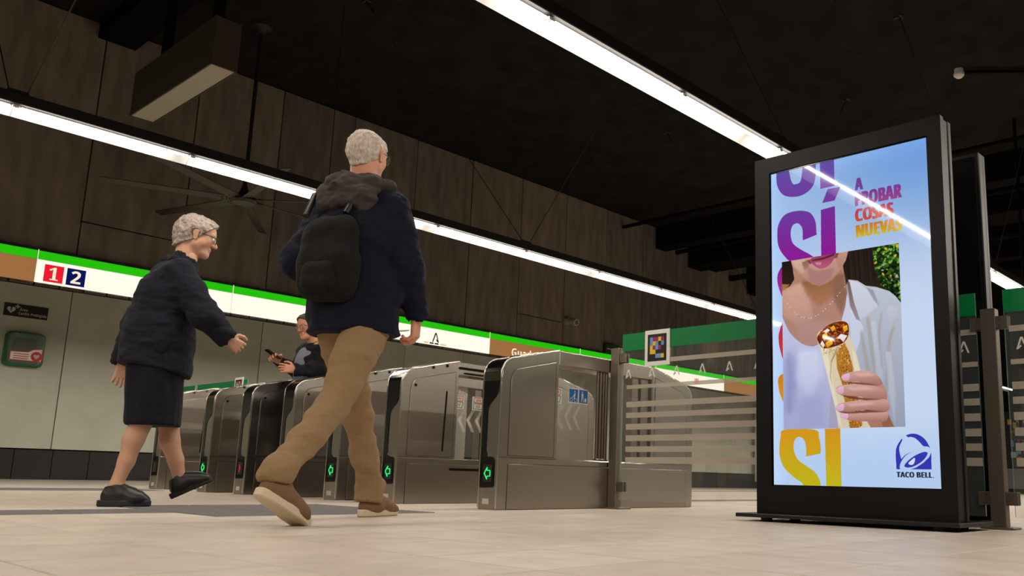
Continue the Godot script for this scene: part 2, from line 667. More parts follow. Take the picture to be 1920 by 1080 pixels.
# ==================================================================== lamps
func lamps():
	# joints between tubes measured along each row; the third row hangs over the viewpoint's right shoulder
	lamp_row(LAMP_ROWS[2], 9.0, 24, [], "row of white fluorescent tubes over the near aisle, right of the other two rows", 3)
	lamp_row(LAMP_ROWS[0], -3.745 + 1.507 * 7, 24, [-6.76, -12.79, -0.73], "continuous row of white fluorescent tubes overhead, the bright one that runs behind the totem", 1)
	lamp_row(LAMP_ROWS[1], -1.87 + 1.508 * 6, 24, [-1.87, -7.9, -13.94], "long row of white fluorescent tubes crossing in front of the concrete wall above the travellers", 2)


func lamp_row(x: float, zs: float, n: int, hang: Array, label: String, which: int):
	var t := thing("linear_lamp", label, "lamp", Vector3(x, LAMP_Y, zs), 0.0, "rows of fluorescent tubes")
	var L := 1.508
	var wing := V2("-0.032,0.026 -0.07,0.016 -0.11,-0.012 -0.142,-0.045 -0.146,-0.043 -0.114,-0.006 -0.072,0.021 -0.032,0.031")
	var flat := Transform3D(Basis(Vector3(1, 0, 0), Vector3(0, 1, 0), Vector3(0, 0, 1)), Vector3.ZERO)
	for k in n:
		var a := -L * k
		var st := st_new()
		prism(st, wing, a - L + 0.002, a - 0.002, 0.0, flat)
		obj("reflector", st, M.reflector, t)
		st = st_new()
		tube(st, [Vector3(0, 0, a - 0.045), Vector3(0, 0, a - L + 0.045)], [0.012], 10)
		obj("tube", st, M.tube, t)
		st = st_new()
		box(st, Vector3(0, 0.004, a), Vector3(0.03, 0.034, 0.05), 0.004)
		obj("lamp_holder", st, M.lamp_white, t)
	var h := st_new()
	box(h, Vector3(-0.005, 0.078, -L * n / 2.0), Vector3(0.085, 0.1, L * n), 0.006)
	box(h, Vector3(-0.08, 0.036, -L * n / 2.0), Vector3(0.11, 0.012, L * n), 0.003)
	obj("housing", h, M.housing, t)
	for z in hang:
		var zl: float = z - zs
		bx("hanger_clip", Vector3(0, 0.14, zl), Vector3(0.05, 0.03, 0.16), M.wire_dark, t, 0.005)
		var tops := []
		if which == 1 and absf(z + 12.79) < 0.1:
			tops = [Vector3(-4.92, 7.3, -11.98), Vector3(-3.0, 7.3, -13.2)]
		elif which == 1 and absf(z + 6.76) < 0.1:
			tops = [Vector3(-6.0, 7.3, -7.6), Vector3(-2.2, 7.3, -6.9)]
		elif which == 1:
			tops = [Vector3(-6.0, 7.3, -1.0), Vector3(-2.2, 7.3, -0.8)]
		elif absf(z + 13.94) < 0.1:
			tops = [Vector3(-10.52, 7.3, -13.37), Vector3(-6.9, 7.3, -14.2)]
		elif absf(z + 7.9) < 0.1:
			tops = [Vector3(-11.01, 7.3, -6.52), Vector3(-6.6, 7.3, -8.9)]
		else:
			tops = [Vector3(-10.9, 7.3, -1.3), Vector3(-3.4, 7.3, -2.2)]
		for p in tops:
			var q: Vector3 = p - t.position
			var from := Vector3(0.0, 0.15, zl + (0.07 if q.z > zl else -0.07))
			rod("suspension_cable", from, q, 0.006, M.wire, t, 6)
			var st := st_new()
			tube(st, [q + (from - q).normalized() * 0.3, q], [0.014], 8)
			box(st, q + Vector3(0, -0.01, 0), Vector3(0.16, 0.03, 0.03), 0.004)
			box(st, q + Vector3(0.05, -0.02, 0.0), Vector3(0.03, 0.03, 0.16), 0.004)
			obj("ceiling_anchor", st, M.wire, t)


# ==================================================================== light boxes on the left wall
func wall_signs():
	var edges := [8.03, 5.08, 2.13, -0.82, -3.775, -6.74, -9.68, -12.61, -15.56, -18.6, -21.92, -24.9, -27.9, -30.9]
	var kinds := ["brown_name", "white_lines", "brown_name", "brown", "white_lines", "white", "white_mark", "brown_name", "white", "white_m", "brown", "white", "brown", "white"]
	var says := {
		0: "brown station name light box far behind the viewpoint", 1: "white line number light box behind the viewpoint", 2: "brown station name light box just behind the viewpoint",
		3: "brown glowing light box with green top stripe at the left edge of the photo", 4: "white light box with red square 1 and blue square 2 under a green stripe",
		5: "plain white light box between the two travellers on the wall", 6: "white light box with a dark letter A emblem, right of the walking man's hand",
		7: "brown light box with white station name above the nearest ticket gate", 8: "plain white light box seen behind the ticket gate top", 9: "white light box with small red mark, seen through the glass partition",
		10: "brown light box beyond the one with the red mark", 11: "distant white light box last but one before the totem hides the wall", 12: "distant brown light box hidden behind the totem"}
	for k in 13:
		var z0: float = edges[k]
		var z1: float = edges[k + 1]
		var w := z0 - z1
		var kind: String = kinds[k]
		var t := thing("light_box_sign", says[k], "sign", Vector3(WALL_X, 2.83, (z0 + z1) / 2.0), 0.0, "light boxes along the wall")
		var xf := on_left(Vector3(0.1, 0, 0))
		var st := st_new()
		box(st, Vector3(0.045, 0.29, 0), Vector3(0.09, 0.56, w - 0.006), 0.004)
		obj("casing", st, M.housing, t)
		var face_m: Material = M.sign_brown if kind.begins_with("brown") else M.sign_white
		st = st_new()
		box(st, Vector3(0.096, 0.235, 0), Vector3(0.014, 0.35, w - 0.012), 0.003)
		obj("lit_panel", st, face_m, t)
		st = st_new()
		box(st, Vector3(0.096, 0.478, 0), Vector3(0.014, 0.128, w - 0.012), 0.003)
		obj("green_stripe", st, M.sign_green, t)
		st = st_new()
		box(st, Vector3(0.097, 0.235 + 0.075, w / 2.0 - 0.004), Vector3(0.014, 0.5, 0.008), 0.002)
		obj("divider", st, M.sign_letter, t)
		# bottom rail in short pieces
		var m := int(w / 0.3)
		for q in m:
			bx("rail_piece", Vector3(0.1, 0.03, -w / 2 + w * (q + 0.5) / m), Vector3(0.05, 0.028, w / m - 0.03), M.steel, t, 0.004)
		var face_xf := on_left(Vector3(0.106, 0, 0))
		if kind == "white_lines":
			for q in [[-1.245, "1", M.sign_red], [-0.945, "2", M.sign_navy]]:
				var cx: float = q[0]
				var s2 := st_new()
				box(s2, Vector3(0.105, 0.222, -cx), Vector3(0.006, 0.262, 0.256), 0.001)
				var sq := obj("number_square", s2, q[2], t)
				words("digit", q[1], font_serif if q[1] == "1" else font_bold, 0.195, 0.125 if q[1] == "1" else 0.135, M.sign_letter, sq, on_left(Vector3(0.11, 0.222, -cx)))
		elif kind == "white_mark":
			letter_a("emblem", t, on_left(Vector3(0.1045, 0.225, 0.02)), 0.2, M.sign_ink, false)
			for q in [[-0.24, 0.12, M.sign_orange], [-0.1, 0.1, M.sign_ink], [0.03, 0.1, M.sign_ink], [0.2, 0.16, M.sign_orange]]:
				bx("caption_bar", Vector3(0.104, 0.095, -q[0] + 0.02), Vector3(0.004, 0.03, q[1]), q[2], t)
		elif kind == "brown_name":
			words("station_name", "Guadalmedina", font_bold, 0.2, 1.75, M.sign_letter, t, on_left(Vector3(0.1045, 0.19, -0.07)))
		elif kind == "white_m":
			for q in 4:
				rod("red_stroke", Vector3(0.105, 0.14, -0.16 - 0.05 * q + 0.03 * (q % 2)), Vector3(0.105, 0.3, -0.16 - 0.05 * q - 0.02 * (q % 2)), 0.014, M.sign_redmark, t, 6)
		var bright := 0.05 if kind.begins_with("brown") else 0.14
		area_light("sign_light", Vector3(WALL_X + 0.13, 3.07, (z0 + z1) / 2), Vector3.RIGHT, Vector2(w - 0.1, 0.34), Color(1.0, 0.9, 0.74), bright)


# the letter A emblem: two legs and a short inner foot; box of one unit height round the origin
func letter_a(called: String, parent: Node3D, xf: Transform3D, h: float, m: Material, mirrored: bool):
	var s := -1.0 if mirrored else 1.0
	var st := st_new()
	for part in ["-0.44,-0.5 -0.3,-0.5 0.06,0.5 -0.1,0.5", "-0.02,0.42 0.08,0.5 0.44,-0.5 0.3,-0.5", "0.3,-0.5 0.34,-0.36 0.06,-0.16 0.04,-0.28"]:
		var p := V2(part, h)
		for i in p.size():
			p[i].x *= s
		prism(st, p, -0.0005, 0.001, 0.0, xf)
	obj(called, st, m, parent)


# ==================================================================== ticket gates
const GATE_Z := -3.565
const GATE_LEN := 1.99
const GATE_W := 0.172


# outline of the gate seen from its right side: x = distance behind the front, y = height
func gate_top() -> PackedVector2Array:
	var p := PackedVector2Array()
	p.append(Vector2(0.0, 0.78))
	for k in range(1, 8):
		var a := PI * (1.0 - 0.5 * k / 8.0)
		p.append(Vector2(0.12 + 0.12 * cos(a), 0.825 + 0.118 * sin(a)))
	p.append(Vector2(0.13, 0.948))
	p.append(Vector2(0.5, 1.036))
	return p


func gate_frame() -> Transform3D:
	# outline x -> -z, outline y -> y, depth z -> -x (so that z = 0 is the right face, z = GATE_W the left one)
	return Transform3D(Basis(Vector3(0, 0, -1), Vector3(0, 1, 0), Vector3(-1, 0, 0)), Vector3(GATE_W, 0, 0))


func make_gate(kind: String, sensors: bool) -> Node3D:
	var t := thing("ticket_gate", "gate", "ticket gate", Vector3.ZERO, 0.0, "row of ticket gates")
	var g := gate_frame()
	var W := GATE_W
	var L := GATE_LEN
	var top := gate_top()
	# the two towers
	var tower := PackedVector2Array()
	tower.append(Vector2(0, 0.32))
	tower.append_array(top)
	tower.append(Vector2(0.503, 0.32))
	var st := st_new()
	prism(st, tower, 0.0, W, 0.006, g)
	obj("front_tower", st, M.steel, t)
	var back := PackedVector2Array()
	for p in tower:
		back.append(Vector2(L - p.x, p.y))
	st = st_new()
	prism(st, back, 0.0, W, 0.006, g)
	obj("rear_tower", st, M.steel, t)
	st = st_new()
	prism(st, V2("0,0 0,0.32 1.99,0.32 1.99,0"), 0.0, W, 0.006, g)
	obj("plinth", st, M.steel, t)
	st = st_new()
	prism(st, V2("0.5,0.94 0.5,1.036 1.49,1.036 1.49,0.94"), 0.0, W, 0.006, g)
	obj("top_rail", st, M.steel, t)
	st = st_new()
	prism(st, V2("1.29,0.318 1.29,0.945 1.36,0.945 1.36,0.318"), 0.03, W - 0.03, 0.004, g)
	obj("inner_post", st, M.steel_dark, t)
	st = st_new()
	prism(st, V2("1.385,0.318 1.385,0.945 1.47,0.945 1.47,0.318"), 0.025, W - 0.025, 0.004, g)
	obj("inner_post", st, M.steel_dark, t)
	# side covers, proud of the body with dark joints round them
	for sd in 2:
		var zo := -0.003 if sd == 0 else W - 0.001
		for e in 2:
			var up := PackedVector2Array()
			for p in V2("0.078,0.332 0.078,0.79 0.086,0.83 0.105,0.86 0.13,0.874 0.468,0.953 0.468,0.332"):
				up.append(p if e == 0 else Vector2(L - p.x, p.y))
			st = st_new()
			prism(st, grown(up, 0.004), zo + 0.0012, zo + 0.0028, 0.0, g)
			obj("joint", st, M.groove, t)
			st = st_new()
			prism(st, up, zo, zo + 0.004, 0.001, g)
			obj("side_cover", st, M.steel_side, t)
		var low := V2("0.083,0.004 0.083,0.278 1.907,0.278 1.907,0.004")
		st = st_new()
		prism(st, grown(low, 0.004), zo + 0.0012, zo + 0.0028, 0.0, g)
		obj("joint", st, M.groove, t)
		st = st_new()
		prism(st, low, zo, zo + 0.004, 0.001, g)
		obj("lower_cover", st, M.steel_side, t)
	# polished edge strips that follow the front and top
	for e in 2:
		var path := []
		for p in top:
			path.append(p)
		path.insert(0, Vector2(0, 0.012))
		for s in 2:
			var pts := []
			for p in path:
				var q: Vector2 = p if e == 0 else Vector2(L - p.x, p.y)
				pts.append(g * Vector3(q.x, q.y, 0.006 if s == 0 else W - 0.006))
			st = st_new()
			tube(st, pts, [0.0068], 8)
			obj("edge_strip", st, M.steel_bright, t)
	# the glossy black band: flat lower part, then wrapped over the curve
	var band := V2("0.014,0.135 0.014,0.80 0.157,0.80 0.157,0.755 0.15,0.72 0.13,0.69 0.075,0.645 0.062,0.62 0.058,0.59 0.058,0.375 0.066,0.34 0.085,0.322 0.128,0.318 0.14,0.31 0.144,0.3 0.144,0.145 0.134,0.134 0.024,0.131")
	var ff := Transform3D(Basis(Vector3(1, 0, 0), Vector3(0, 1, 0), Vector3(0, 0, 1)), Vector3.ZERO)
	for e in 2:
		var fx := ff if e == 0 else Transform3D(Basis(Vector3(-1, 0, 0), Vector3(0, 1, 0), Vector3(0, 0, -1)), Vector3(W, 0, -L))
		st = st_new()
		prism(st, band, -0.002, 0.004, 0.0012, fx)
		var path := [Vector2(0.0, 0.79)]
		for i in range(1, top.size() - 1):
			path.append(top[i])
		path.append(Vector2(0.17, 0.9575))
		for i in path.size() - 1:
			var a: Vector2 = path[i]
			var b: Vector2 = path[i + 1]
			var na := nrm(path, i) * 0.0045
			var nb := nrm(path, i + 1) * 0.0045
			var q := []
			for c in [[a + na, 0.014], [a + na, 0.158], [b + nb, 0.158], [b + nb, 0.014]]:
				q.append(fx * Vector3(c[1], c[0].y, -c[0].x))
			face(st, q, fx.basis * Vector3(0, (na + nb).y, -(na + nb).x))
		var bd := obj("black_band", st, M.gloss_black, t)
		st = st_new()
		prism(st, V2("0.044,0.166 0.044,0.272 0.126,0.272 0.126,0.166"), 0.003, 0.006, 0.001, fx)
		obj("display_window", st, M.black, bd)
		if e == 0 and kind != "off":
			arrow(bd, kind)
		st = st_new()
		prism(st, V2("0.045,0.034 0.045,0.066 0.105,0.066 0.105,0.034"), 0.0, 0.003, 0.0008, fx)
		obj("plate", st, M.label_grey, t)
		# card reader lid on the slope
		st = st_new()
		box(st, Vector3(W / 2, 0.0, 0.0), Vector3(0.11, 0.022, 0.13), 0.006, Transform3D(Basis(), Vector3(0, 0.975, -0.235 if e == 0 else -L + 0.235)).rotated_local(Vector3.RIGHT, 0.233 if e == 0 else -0.233))
		obj("card_reader", st, M.steel_dark, t)
	# glass wings in the openings, with stickers and chevrons, and the pivot tubes
	for e in 2:
		var d0 := 0.503 if e == 0 else 1.02
		st = st_new()
		prism(st, V2("0,0.34 0,0.93 0.40,0.93 0.40,0.41 0.38,0.36 0.34,0.34") if e == 0 else V2("0,0.34 0,0.93 0.26,0.93 0.26,0.41 0.24,0.36 0.2,0.34"), W - 0.022, W - 0.012, 0.002, g * Transform3D(Basis(), Vector3(d0, 0, 0)))
		var wing := obj("glass_wing", st, M.glass, t)
		for q in (3 if e == 0 else 0):
			var cx := d0 + 0.12 + 0.085 * q
			st = st_new()
			prism(st, V2("0.085,0.705 0.055,0.705 0,0.62 0.055,0.53 0.085,0.53 0.03,0.62"), W - 0.0235, W - 0.0225, 0.0, g * Transform3D(Basis(), Vector3(cx, 0, 0)))
			obj("chevron", st, M.frost_thin, wing)
		if e == 0:
			var near_x := d0 + 0.06
			sticker_no(t, g, near_x, W)
			if sensors:
				sticker_no(t, g, d0 + 0.255, W)
			else:
				sticker_blue(t, g, d0 + 0.243, W)
	for q in [[0.915, 0.012], [0.945, 0.014], [0.975, 0.012], [1.003, 0.015]]:
		st = st_new()
		tube(st, [g * Vector3(q[0], 0.322, 0.03), g * Vector3(q[0], 0.94, 0.03)], [q[1]], 12)
		box(st, g * Vector3(q[0], 0.328, 0.03), Vector3(0.034, 0.014, 0.03), 0.003)
		obj("pivot_tube", st, M.steel_dark, t)
	# sensor holes and slots on the sides of the inner gates
	if sensors:
		for q in [Vector2(0.115, 0.825), Vector2(0.26, 0.968), Vector2(0.385, 0.992), Vector2(0.02, 0.9)]:
			if q.x < 0.05:
				continue
			st = st_new()
			tube(st, [g * Vector3(q.x, q.y, -0.005), g * Vector3(q.x, q.y, 0.01)], [0.011], 14)
			obj("sensor", st, M.gloss_black, t)
		for q in [[Vector2(0.392, 0.80), Vector2(0.38, 0.375), 0.0075], [Vector2(0.5, 0.988), Vector2(0.8, 0.988), 0.009], [Vector2(0.55, 0.952), Vector2(0.86, 0.952), 0.007], [Vector2(0.46, 0.243), Vector2(0.85, 0.243), 0.009]]:
			st = st_new()
			slot(st, q[0], q[1], q[2], g)
			obj("slot", st, M.gloss_black, t)
	return t


func slot(st: SurfaceTool, a: Vector2, b: Vector2, r: float, g: Transform3D):
	var p := PackedVector2Array()
	var d := (b - a).angle()
	for k in 7:
		p.append(b + Vector2.from_angle(d - PI / 2 + PI * k / 6.0) * r)
	for k in 7:
		p.append(a + Vector2.from_angle(d + PI / 2 + PI * k / 6.0) * r)
	prism(st, p, -0.0045, 0.002, 0.0, g)


func nrm(path: Array, i: int) -> Vector2:
	var d: Vector2 = (path[mini(i + 1, path.size() - 1)] - path[maxi(i - 1, 0)]).normalized()
	return Vector2(-d.y, d.x)


func grown(p: PackedVector2Array, d: float) -> PackedVector2Array:
	var o := Geometry2D.offset_polygon(p, d, Geometry2D.JOIN_MITER)
	return o[0] if o.size() else p


func arrow(parent: Node3D, kind: String):
	var st := st_new()
	var c := Vector3(0.085, 0.219, 0.008)
	if kind == "green":
		for s in [1, -1]:
			tube(st, [c + Vector3(-0.026, 0, 0), c + Vector3(0.0, 0.036 * s, 0), c + Vector3(0.0, 0.017 * s, 0), c + Vector3(0.027, 0.017 * s, 0)], [0.0028], 6)
		tube(st, [c + Vector3(0.027, 0.017, 0), c + Vector3(0.027, -0.017, 0)], [0.0028], 6)
		obj("arrow_display_light", st, M.arrow_green, parent)
	else:
		for s in [1, -1]:
			tube(st, [c + Vector3(-0.008, 0.032 * s, 0), c + Vector3(0.012, 0, 0)], [0.003], 6)
			tube(st, [c + Vector3(-0.008, 0.02 * s, 0), c + Vector3(0.002, 0, 0)], [0.002], 6)
		obj("arrow_display_light", st, M.arrow_red, parent)


func sticker_no(parent: Node3D, g: Transform3D, d: float, W: float):
	var h := g * Transform3D(Basis(), Vector3(d, 0, 0))
	var st := st_new()
	prism(st, V2("0,0.70 0,0.805 0.115,0.805 0.115,0.70"), W - 0.0245, W - 0.0225, 0.0, h)
	var s := obj("warning_sticker", st, M.white, parent)
	st = st_new()
	ring(st, V2("0.012,0.76 0.018,0.797 0.105,0.797 0.098,0.76"), 0.005, W - 0.0252, W - 0.0242, h)
	for k in 3:
		prism(st, V2("0,0.77 0.01,0.786 0.018,0.786 0.008,0.77"), W - 0.0252, W - 0.0242, 0.0, h * Transform3D(Basis(), Vector3(0.035 + 0.018 * k, 0, 0)))
	obj("red_outline", st, M.sticker_red, s)
	st = st_new()
	ring(st, V2("0.01,0.71 0.018,0.752 0.105,0.752 0.095,0.71"), 0.005, W - 0.0252, W - 0.0242, h)
	obj("green_outline", st, M.sticker_green, s)
	st = st_new()
	for k in 3:
		prism(st, V2("0,0.72 0.006,0.742 0.012,0.742 0.006,0.72"), W - 0.0252, W - 0.0242, 0.0, h * Transform3D(Basis(), Vector3(0.038 + 0.014 * k, 0, 0)))
	obj("red_stroke", st, M.sticker_red, s)


func ring(st: SurfaceTool, p: PackedVector2Array, w: float, z0: float, z1: float, h: Transform3D):
	for i in p.size():
		var a := p[i]
		var b := p[(i + 1) % p.size()]
		var n := (b - a).normalized().orthogonal() * w * 0.5
		prism(st, PackedVector2Array([a + n, b + n, b - n, a - n]), z0, z1, 0.0, h)


func sticker_blue(parent: Node3D, g: Transform3D, d: float, W: float):
	for k in 2:
		var h := g * Transform3D(Basis(), Vector3(d + 0.1 * k, 0, 0))
		var st := st_new()
		prism(st, V2("0,0.715 0,0.82 0.098,0.82 0.098,0.715"), W - 0.0245, W - 0.0225, 0.0, h)
		var s := obj("pictogram_sticker", st, M.white, parent)
		st = st_new()
		prism(st, V2("0.006,0.722 0.006,0.813 0.092,0.813 0.092,0.722"), W - 0.0255, W - 0.0243, 0.0, h)
		obj("blue_field", st, M.sticker_blue, s)
		st = st_new()
		var z0 := W - 0.0262
		var z1 := W - 0.0253
		if k == 0:
			for q in [Vector2(0.026, 0.738), Vector2(0.07, 0.738)]:
				ring(st, circle(q, 0.013, 12), 0.003, z0, z1, h)
			for q in ["0.05,0.745 0.058,0.745 0.068,0.785 0.056,0.787", "0.026,0.745 0.03,0.748 0.058,0.772 0.056,0.778"]:
				prism(st, V2(q), z0, z1, 0.0, h)
			prism(st, circle(Vector2(0.06, 0.797), 0.006, 10), z0, z1, 0.0, h)
		else:
			prism(st, circle(Vector2(0.036, 0.799), 0.006, 10), z0, z1, 0.0, h)
			for q in ["0.03,0.762 0.044,0.762 0.046,0.79 0.028,0.79", "0.03,0.764 0.037,0.764 0.032,0.73 0.026,0.73", "0.037,0.764 0.044,0.764 0.056,0.73 0.05,0.73", "0.044,0.786 0.046,0.779 0.06,0.762 0.058,0.758", "0.061,0.73 0.061,0.757 0.078,0.757 0.078,0.73"]:
				prism(st, V2(q), z0, z1, 0.0, h)
		obj("white_figure", st, M.white, s)


func circle(c: Vector2, r: float, n: int) -> PackedVector2Array:
	var p := PackedVector2Array()
	for k in n:
		p.append(c + Vector2.from_angle(TAU * k / n) * r)
	return p


func gates():
	var plain := make_gate("green", false)
	plain.position = Vector3(-4.25, 0, GATE_Z)
	tag(plain, "stainless steel ticket gate with plain side and blue pictogram stickers, nearest, beside the glass partition")
	var inner := make_gate("green", true)
	var red := make_gate("red", true)
	var off := make_gate("off", true)
	var spots := [
		[inner, -5.30, "steel ticket gate with tall black side slot, right of the walking man's legs"],
		[null, -6.03, "steel ticket gate with green arrow seen between the walking man's legs"],
		[null, -6.75, "steel ticket gate mostly hidden behind the walking man's rear leg"],
		[red, -7.47, "steel ticket gate whose small display shows a red mark"],
		[null, -8.18, "steel ticket gate with green arrow just right of the walking woman's front shoe"],
		[off, -9.25, "leftmost steel ticket gate with dark display, behind the walking woman's legs"]]
	for s in spots:
		var o: Node3D = s[0]
		if o == null:
			o = inner.duplicate()
			o.name = numbered("ticket_gate", self)
			add_child(o, true)
		o.position = Vector3(s[1], 0, GATE_Z)
		tag(o, s[2])


# ==================================================================== glass partition
const GLASS_Z := -4.6


func partition():
	glass_pane(-3.985, -1.535, "wide clear glass screen with green top band and frosted stripes, between ticket gate and totem", 0)
	glass_pane(-1.395, 1.6, "clear glass screen with green top band at the right edge of the photo", 1)
	glass_pane(-10.83, -9.555, "green topped glass screen glimpsed above the far ticket gates", 2)
	glass_pane(-11.9, -10.9, "green topped glass screen glimpsed behind the walking woman's jacket", 3)
	glass_post(-4.036, "square steel post with glass clamps against the nearest ticket gate")
	glass_post(-1.468, "square steel post with glass clamps right of the totem")


func glass_pane(xa: float, xb: float, label: String, which: int):
	var w := xb - xa
	var t := thing("glass_screen", label, "glass screen", Vector3(xa, 0, GLASS_Z), 0.0, "glass partition screens")
	var st := st_new()
	box(st, Vector3(w / 2, 0.635, 0), Vector3(w, 1.15, 0.01), 0.001)
	obj("glass_pane", st, M.glass, t)
	for x in [0.0005, w - 0.0005]:
		bx("polished_edge", Vector3(x, 0.635, 0), Vector3(0.0012, 1.15, 0.0104), M.glass_edge, t)
	for x in ([] if which == 0 else [0.12, w - 0.12]):
		st = st_new()
		box(st, Vector3(x, 0.05, 0), Vector3(0.15, 0.034, 0.05), 0.004)
		box(st, Vector3(x, 0.0165, 0), Vector3(0.05, 0.033, 0.04), 0.002)
		obj("floor_shoe", st, M.black, t)
	st = st_new()
	box(st, Vector3(w / 2, 1.15, 0.0062), Vector3(w - 0.004, 0.12, 0.0012))
	obj("green_band", st, M.green_film, t)
	var x0 := 0.02 if which != 0 else 0.045
	for q in [[1.004, 0.03], [0.833, 0.026], [0.712, 0.038], [0.637, 0.036], [0.558, 0.04], [0.48, 0.04], [0.405, 0.038], [0.33, 0.042]]:
		st = st_new()
		var a := x0 if q[0] < 0.9 or which != 0 else 0.35
		box(st, Vector3((w + a) / 2, q[0], 0.006), Vector3(w - a - 0.004, q[1], 0.0008))
		obj("frosted_stripe", st, M.frost, t)
	if which == 2:
		code_sign(thing("code_sign", "small white framed sign on a distant green glass band, above the far ticket gates", "sign", Vector3(xb - 0.19, 1.13, GLASS_Z + 0.012)), 0.2, 0.22)
	if which > 1:
		return
	var n := int(w / 0.211 + 0.7)
	for k in n:
		letter_a("frosted_letter", t, Transform3D(Basis(), Vector3(0.06 + 0.211 * k + (0.0 if which == 0 else 0.02), 0.926, 0.0062)), 0.062, M.frost_mark, true)
	if which == 0:
		var sg := thing("code_sign", "white framed sign with a coloured square code, hung on the green band of the glass", "sign", Vector3(-3.665, 1.092, GLASS_Z + 0.012))
		code_sign(sg, 0.215, 0.246)


func code_sign(t: Node3D, w: float, h: float):
	var st := st_new()
	box(st, Vector3.ZERO, Vector3(w, h, 0.008), 0.001)
	obj("board", st, M.white, t)
	st = st_new()
	box(st, Vector3(0, 0, 0.0045), Vector3(w * 0.76, h * 0.76, 0.0012))
	obj("black_field", st, M.black, t)
	# five by six cells: magenta, yellow, blue, black
	var rows := ["bmmym", "bybkb", "ymbmk", "yykkk", "kkbby"]
	var s := w * 0.1125
	var sy := h * 0.118
	for r in 5:
		for c in 5:
			var ch: String = rows[r][c]
			if ch == "k":
				continue
			bx("colour_cell", Vector3((c - 2) * s, (2 - r) * sy, 0.0056), Vector3(s, sy, 0.001), M.code_magenta if ch == "m" else M.code_yellow if ch == "y" else M.code_blue, t)


func glass_post(x: float, label: String):
	var t := thing("glass_post", label, "post", Vector3(x, 0, GLASS_Z), 0.0, "partition posts")
	var st := st_new()
	box(st, Vector3(0, 0.5625, 0), Vector3(0.075, 1.105, 0.06), 0.003)
	obj("shaft", st, M.steel_post, t)
	st = st_new()
	if x < -3.0:
		box(st, Vector3(0.03, 0.006, 0.0), Vector3(0.14, 0.012, 0.13), 0.003)
	else:
		box(st, Vector3(0.0, 0.006, 0.0), Vector3(0.16, 0.012, 0.13), 0.003)
	obj("base_plate", st, M.steel_post, t)
	for y in [1.04, 0.15]:
		for s in [1, -1]:
			if x < -3.0 and s < 0:
				continue
			st = st_new()
			box(st, Vector3(0.066 * s, y, 0.016), Vector3(0.06, 0.066, 0.01), 0.003)
			box(st, Vector3(0.066 * s, y, -0.016), Vector3(0.06, 0.066, 0.01), 0.003)
			box(st, Vector3(0.044 * s, y, 0.0), Vector3(0.014, 0.05, 0.03), 0.002)
			var cl := obj("glass_clamp", st, M.steel_post, t)
			for dy in [-0.018, 0.018]:
				rod("clamp_screw", Vector3(0.056 * s, y + dy, 0.02), Vector3(0.056 * s, y + dy, 0.0235), 0.006, M.steel_dark, cl)


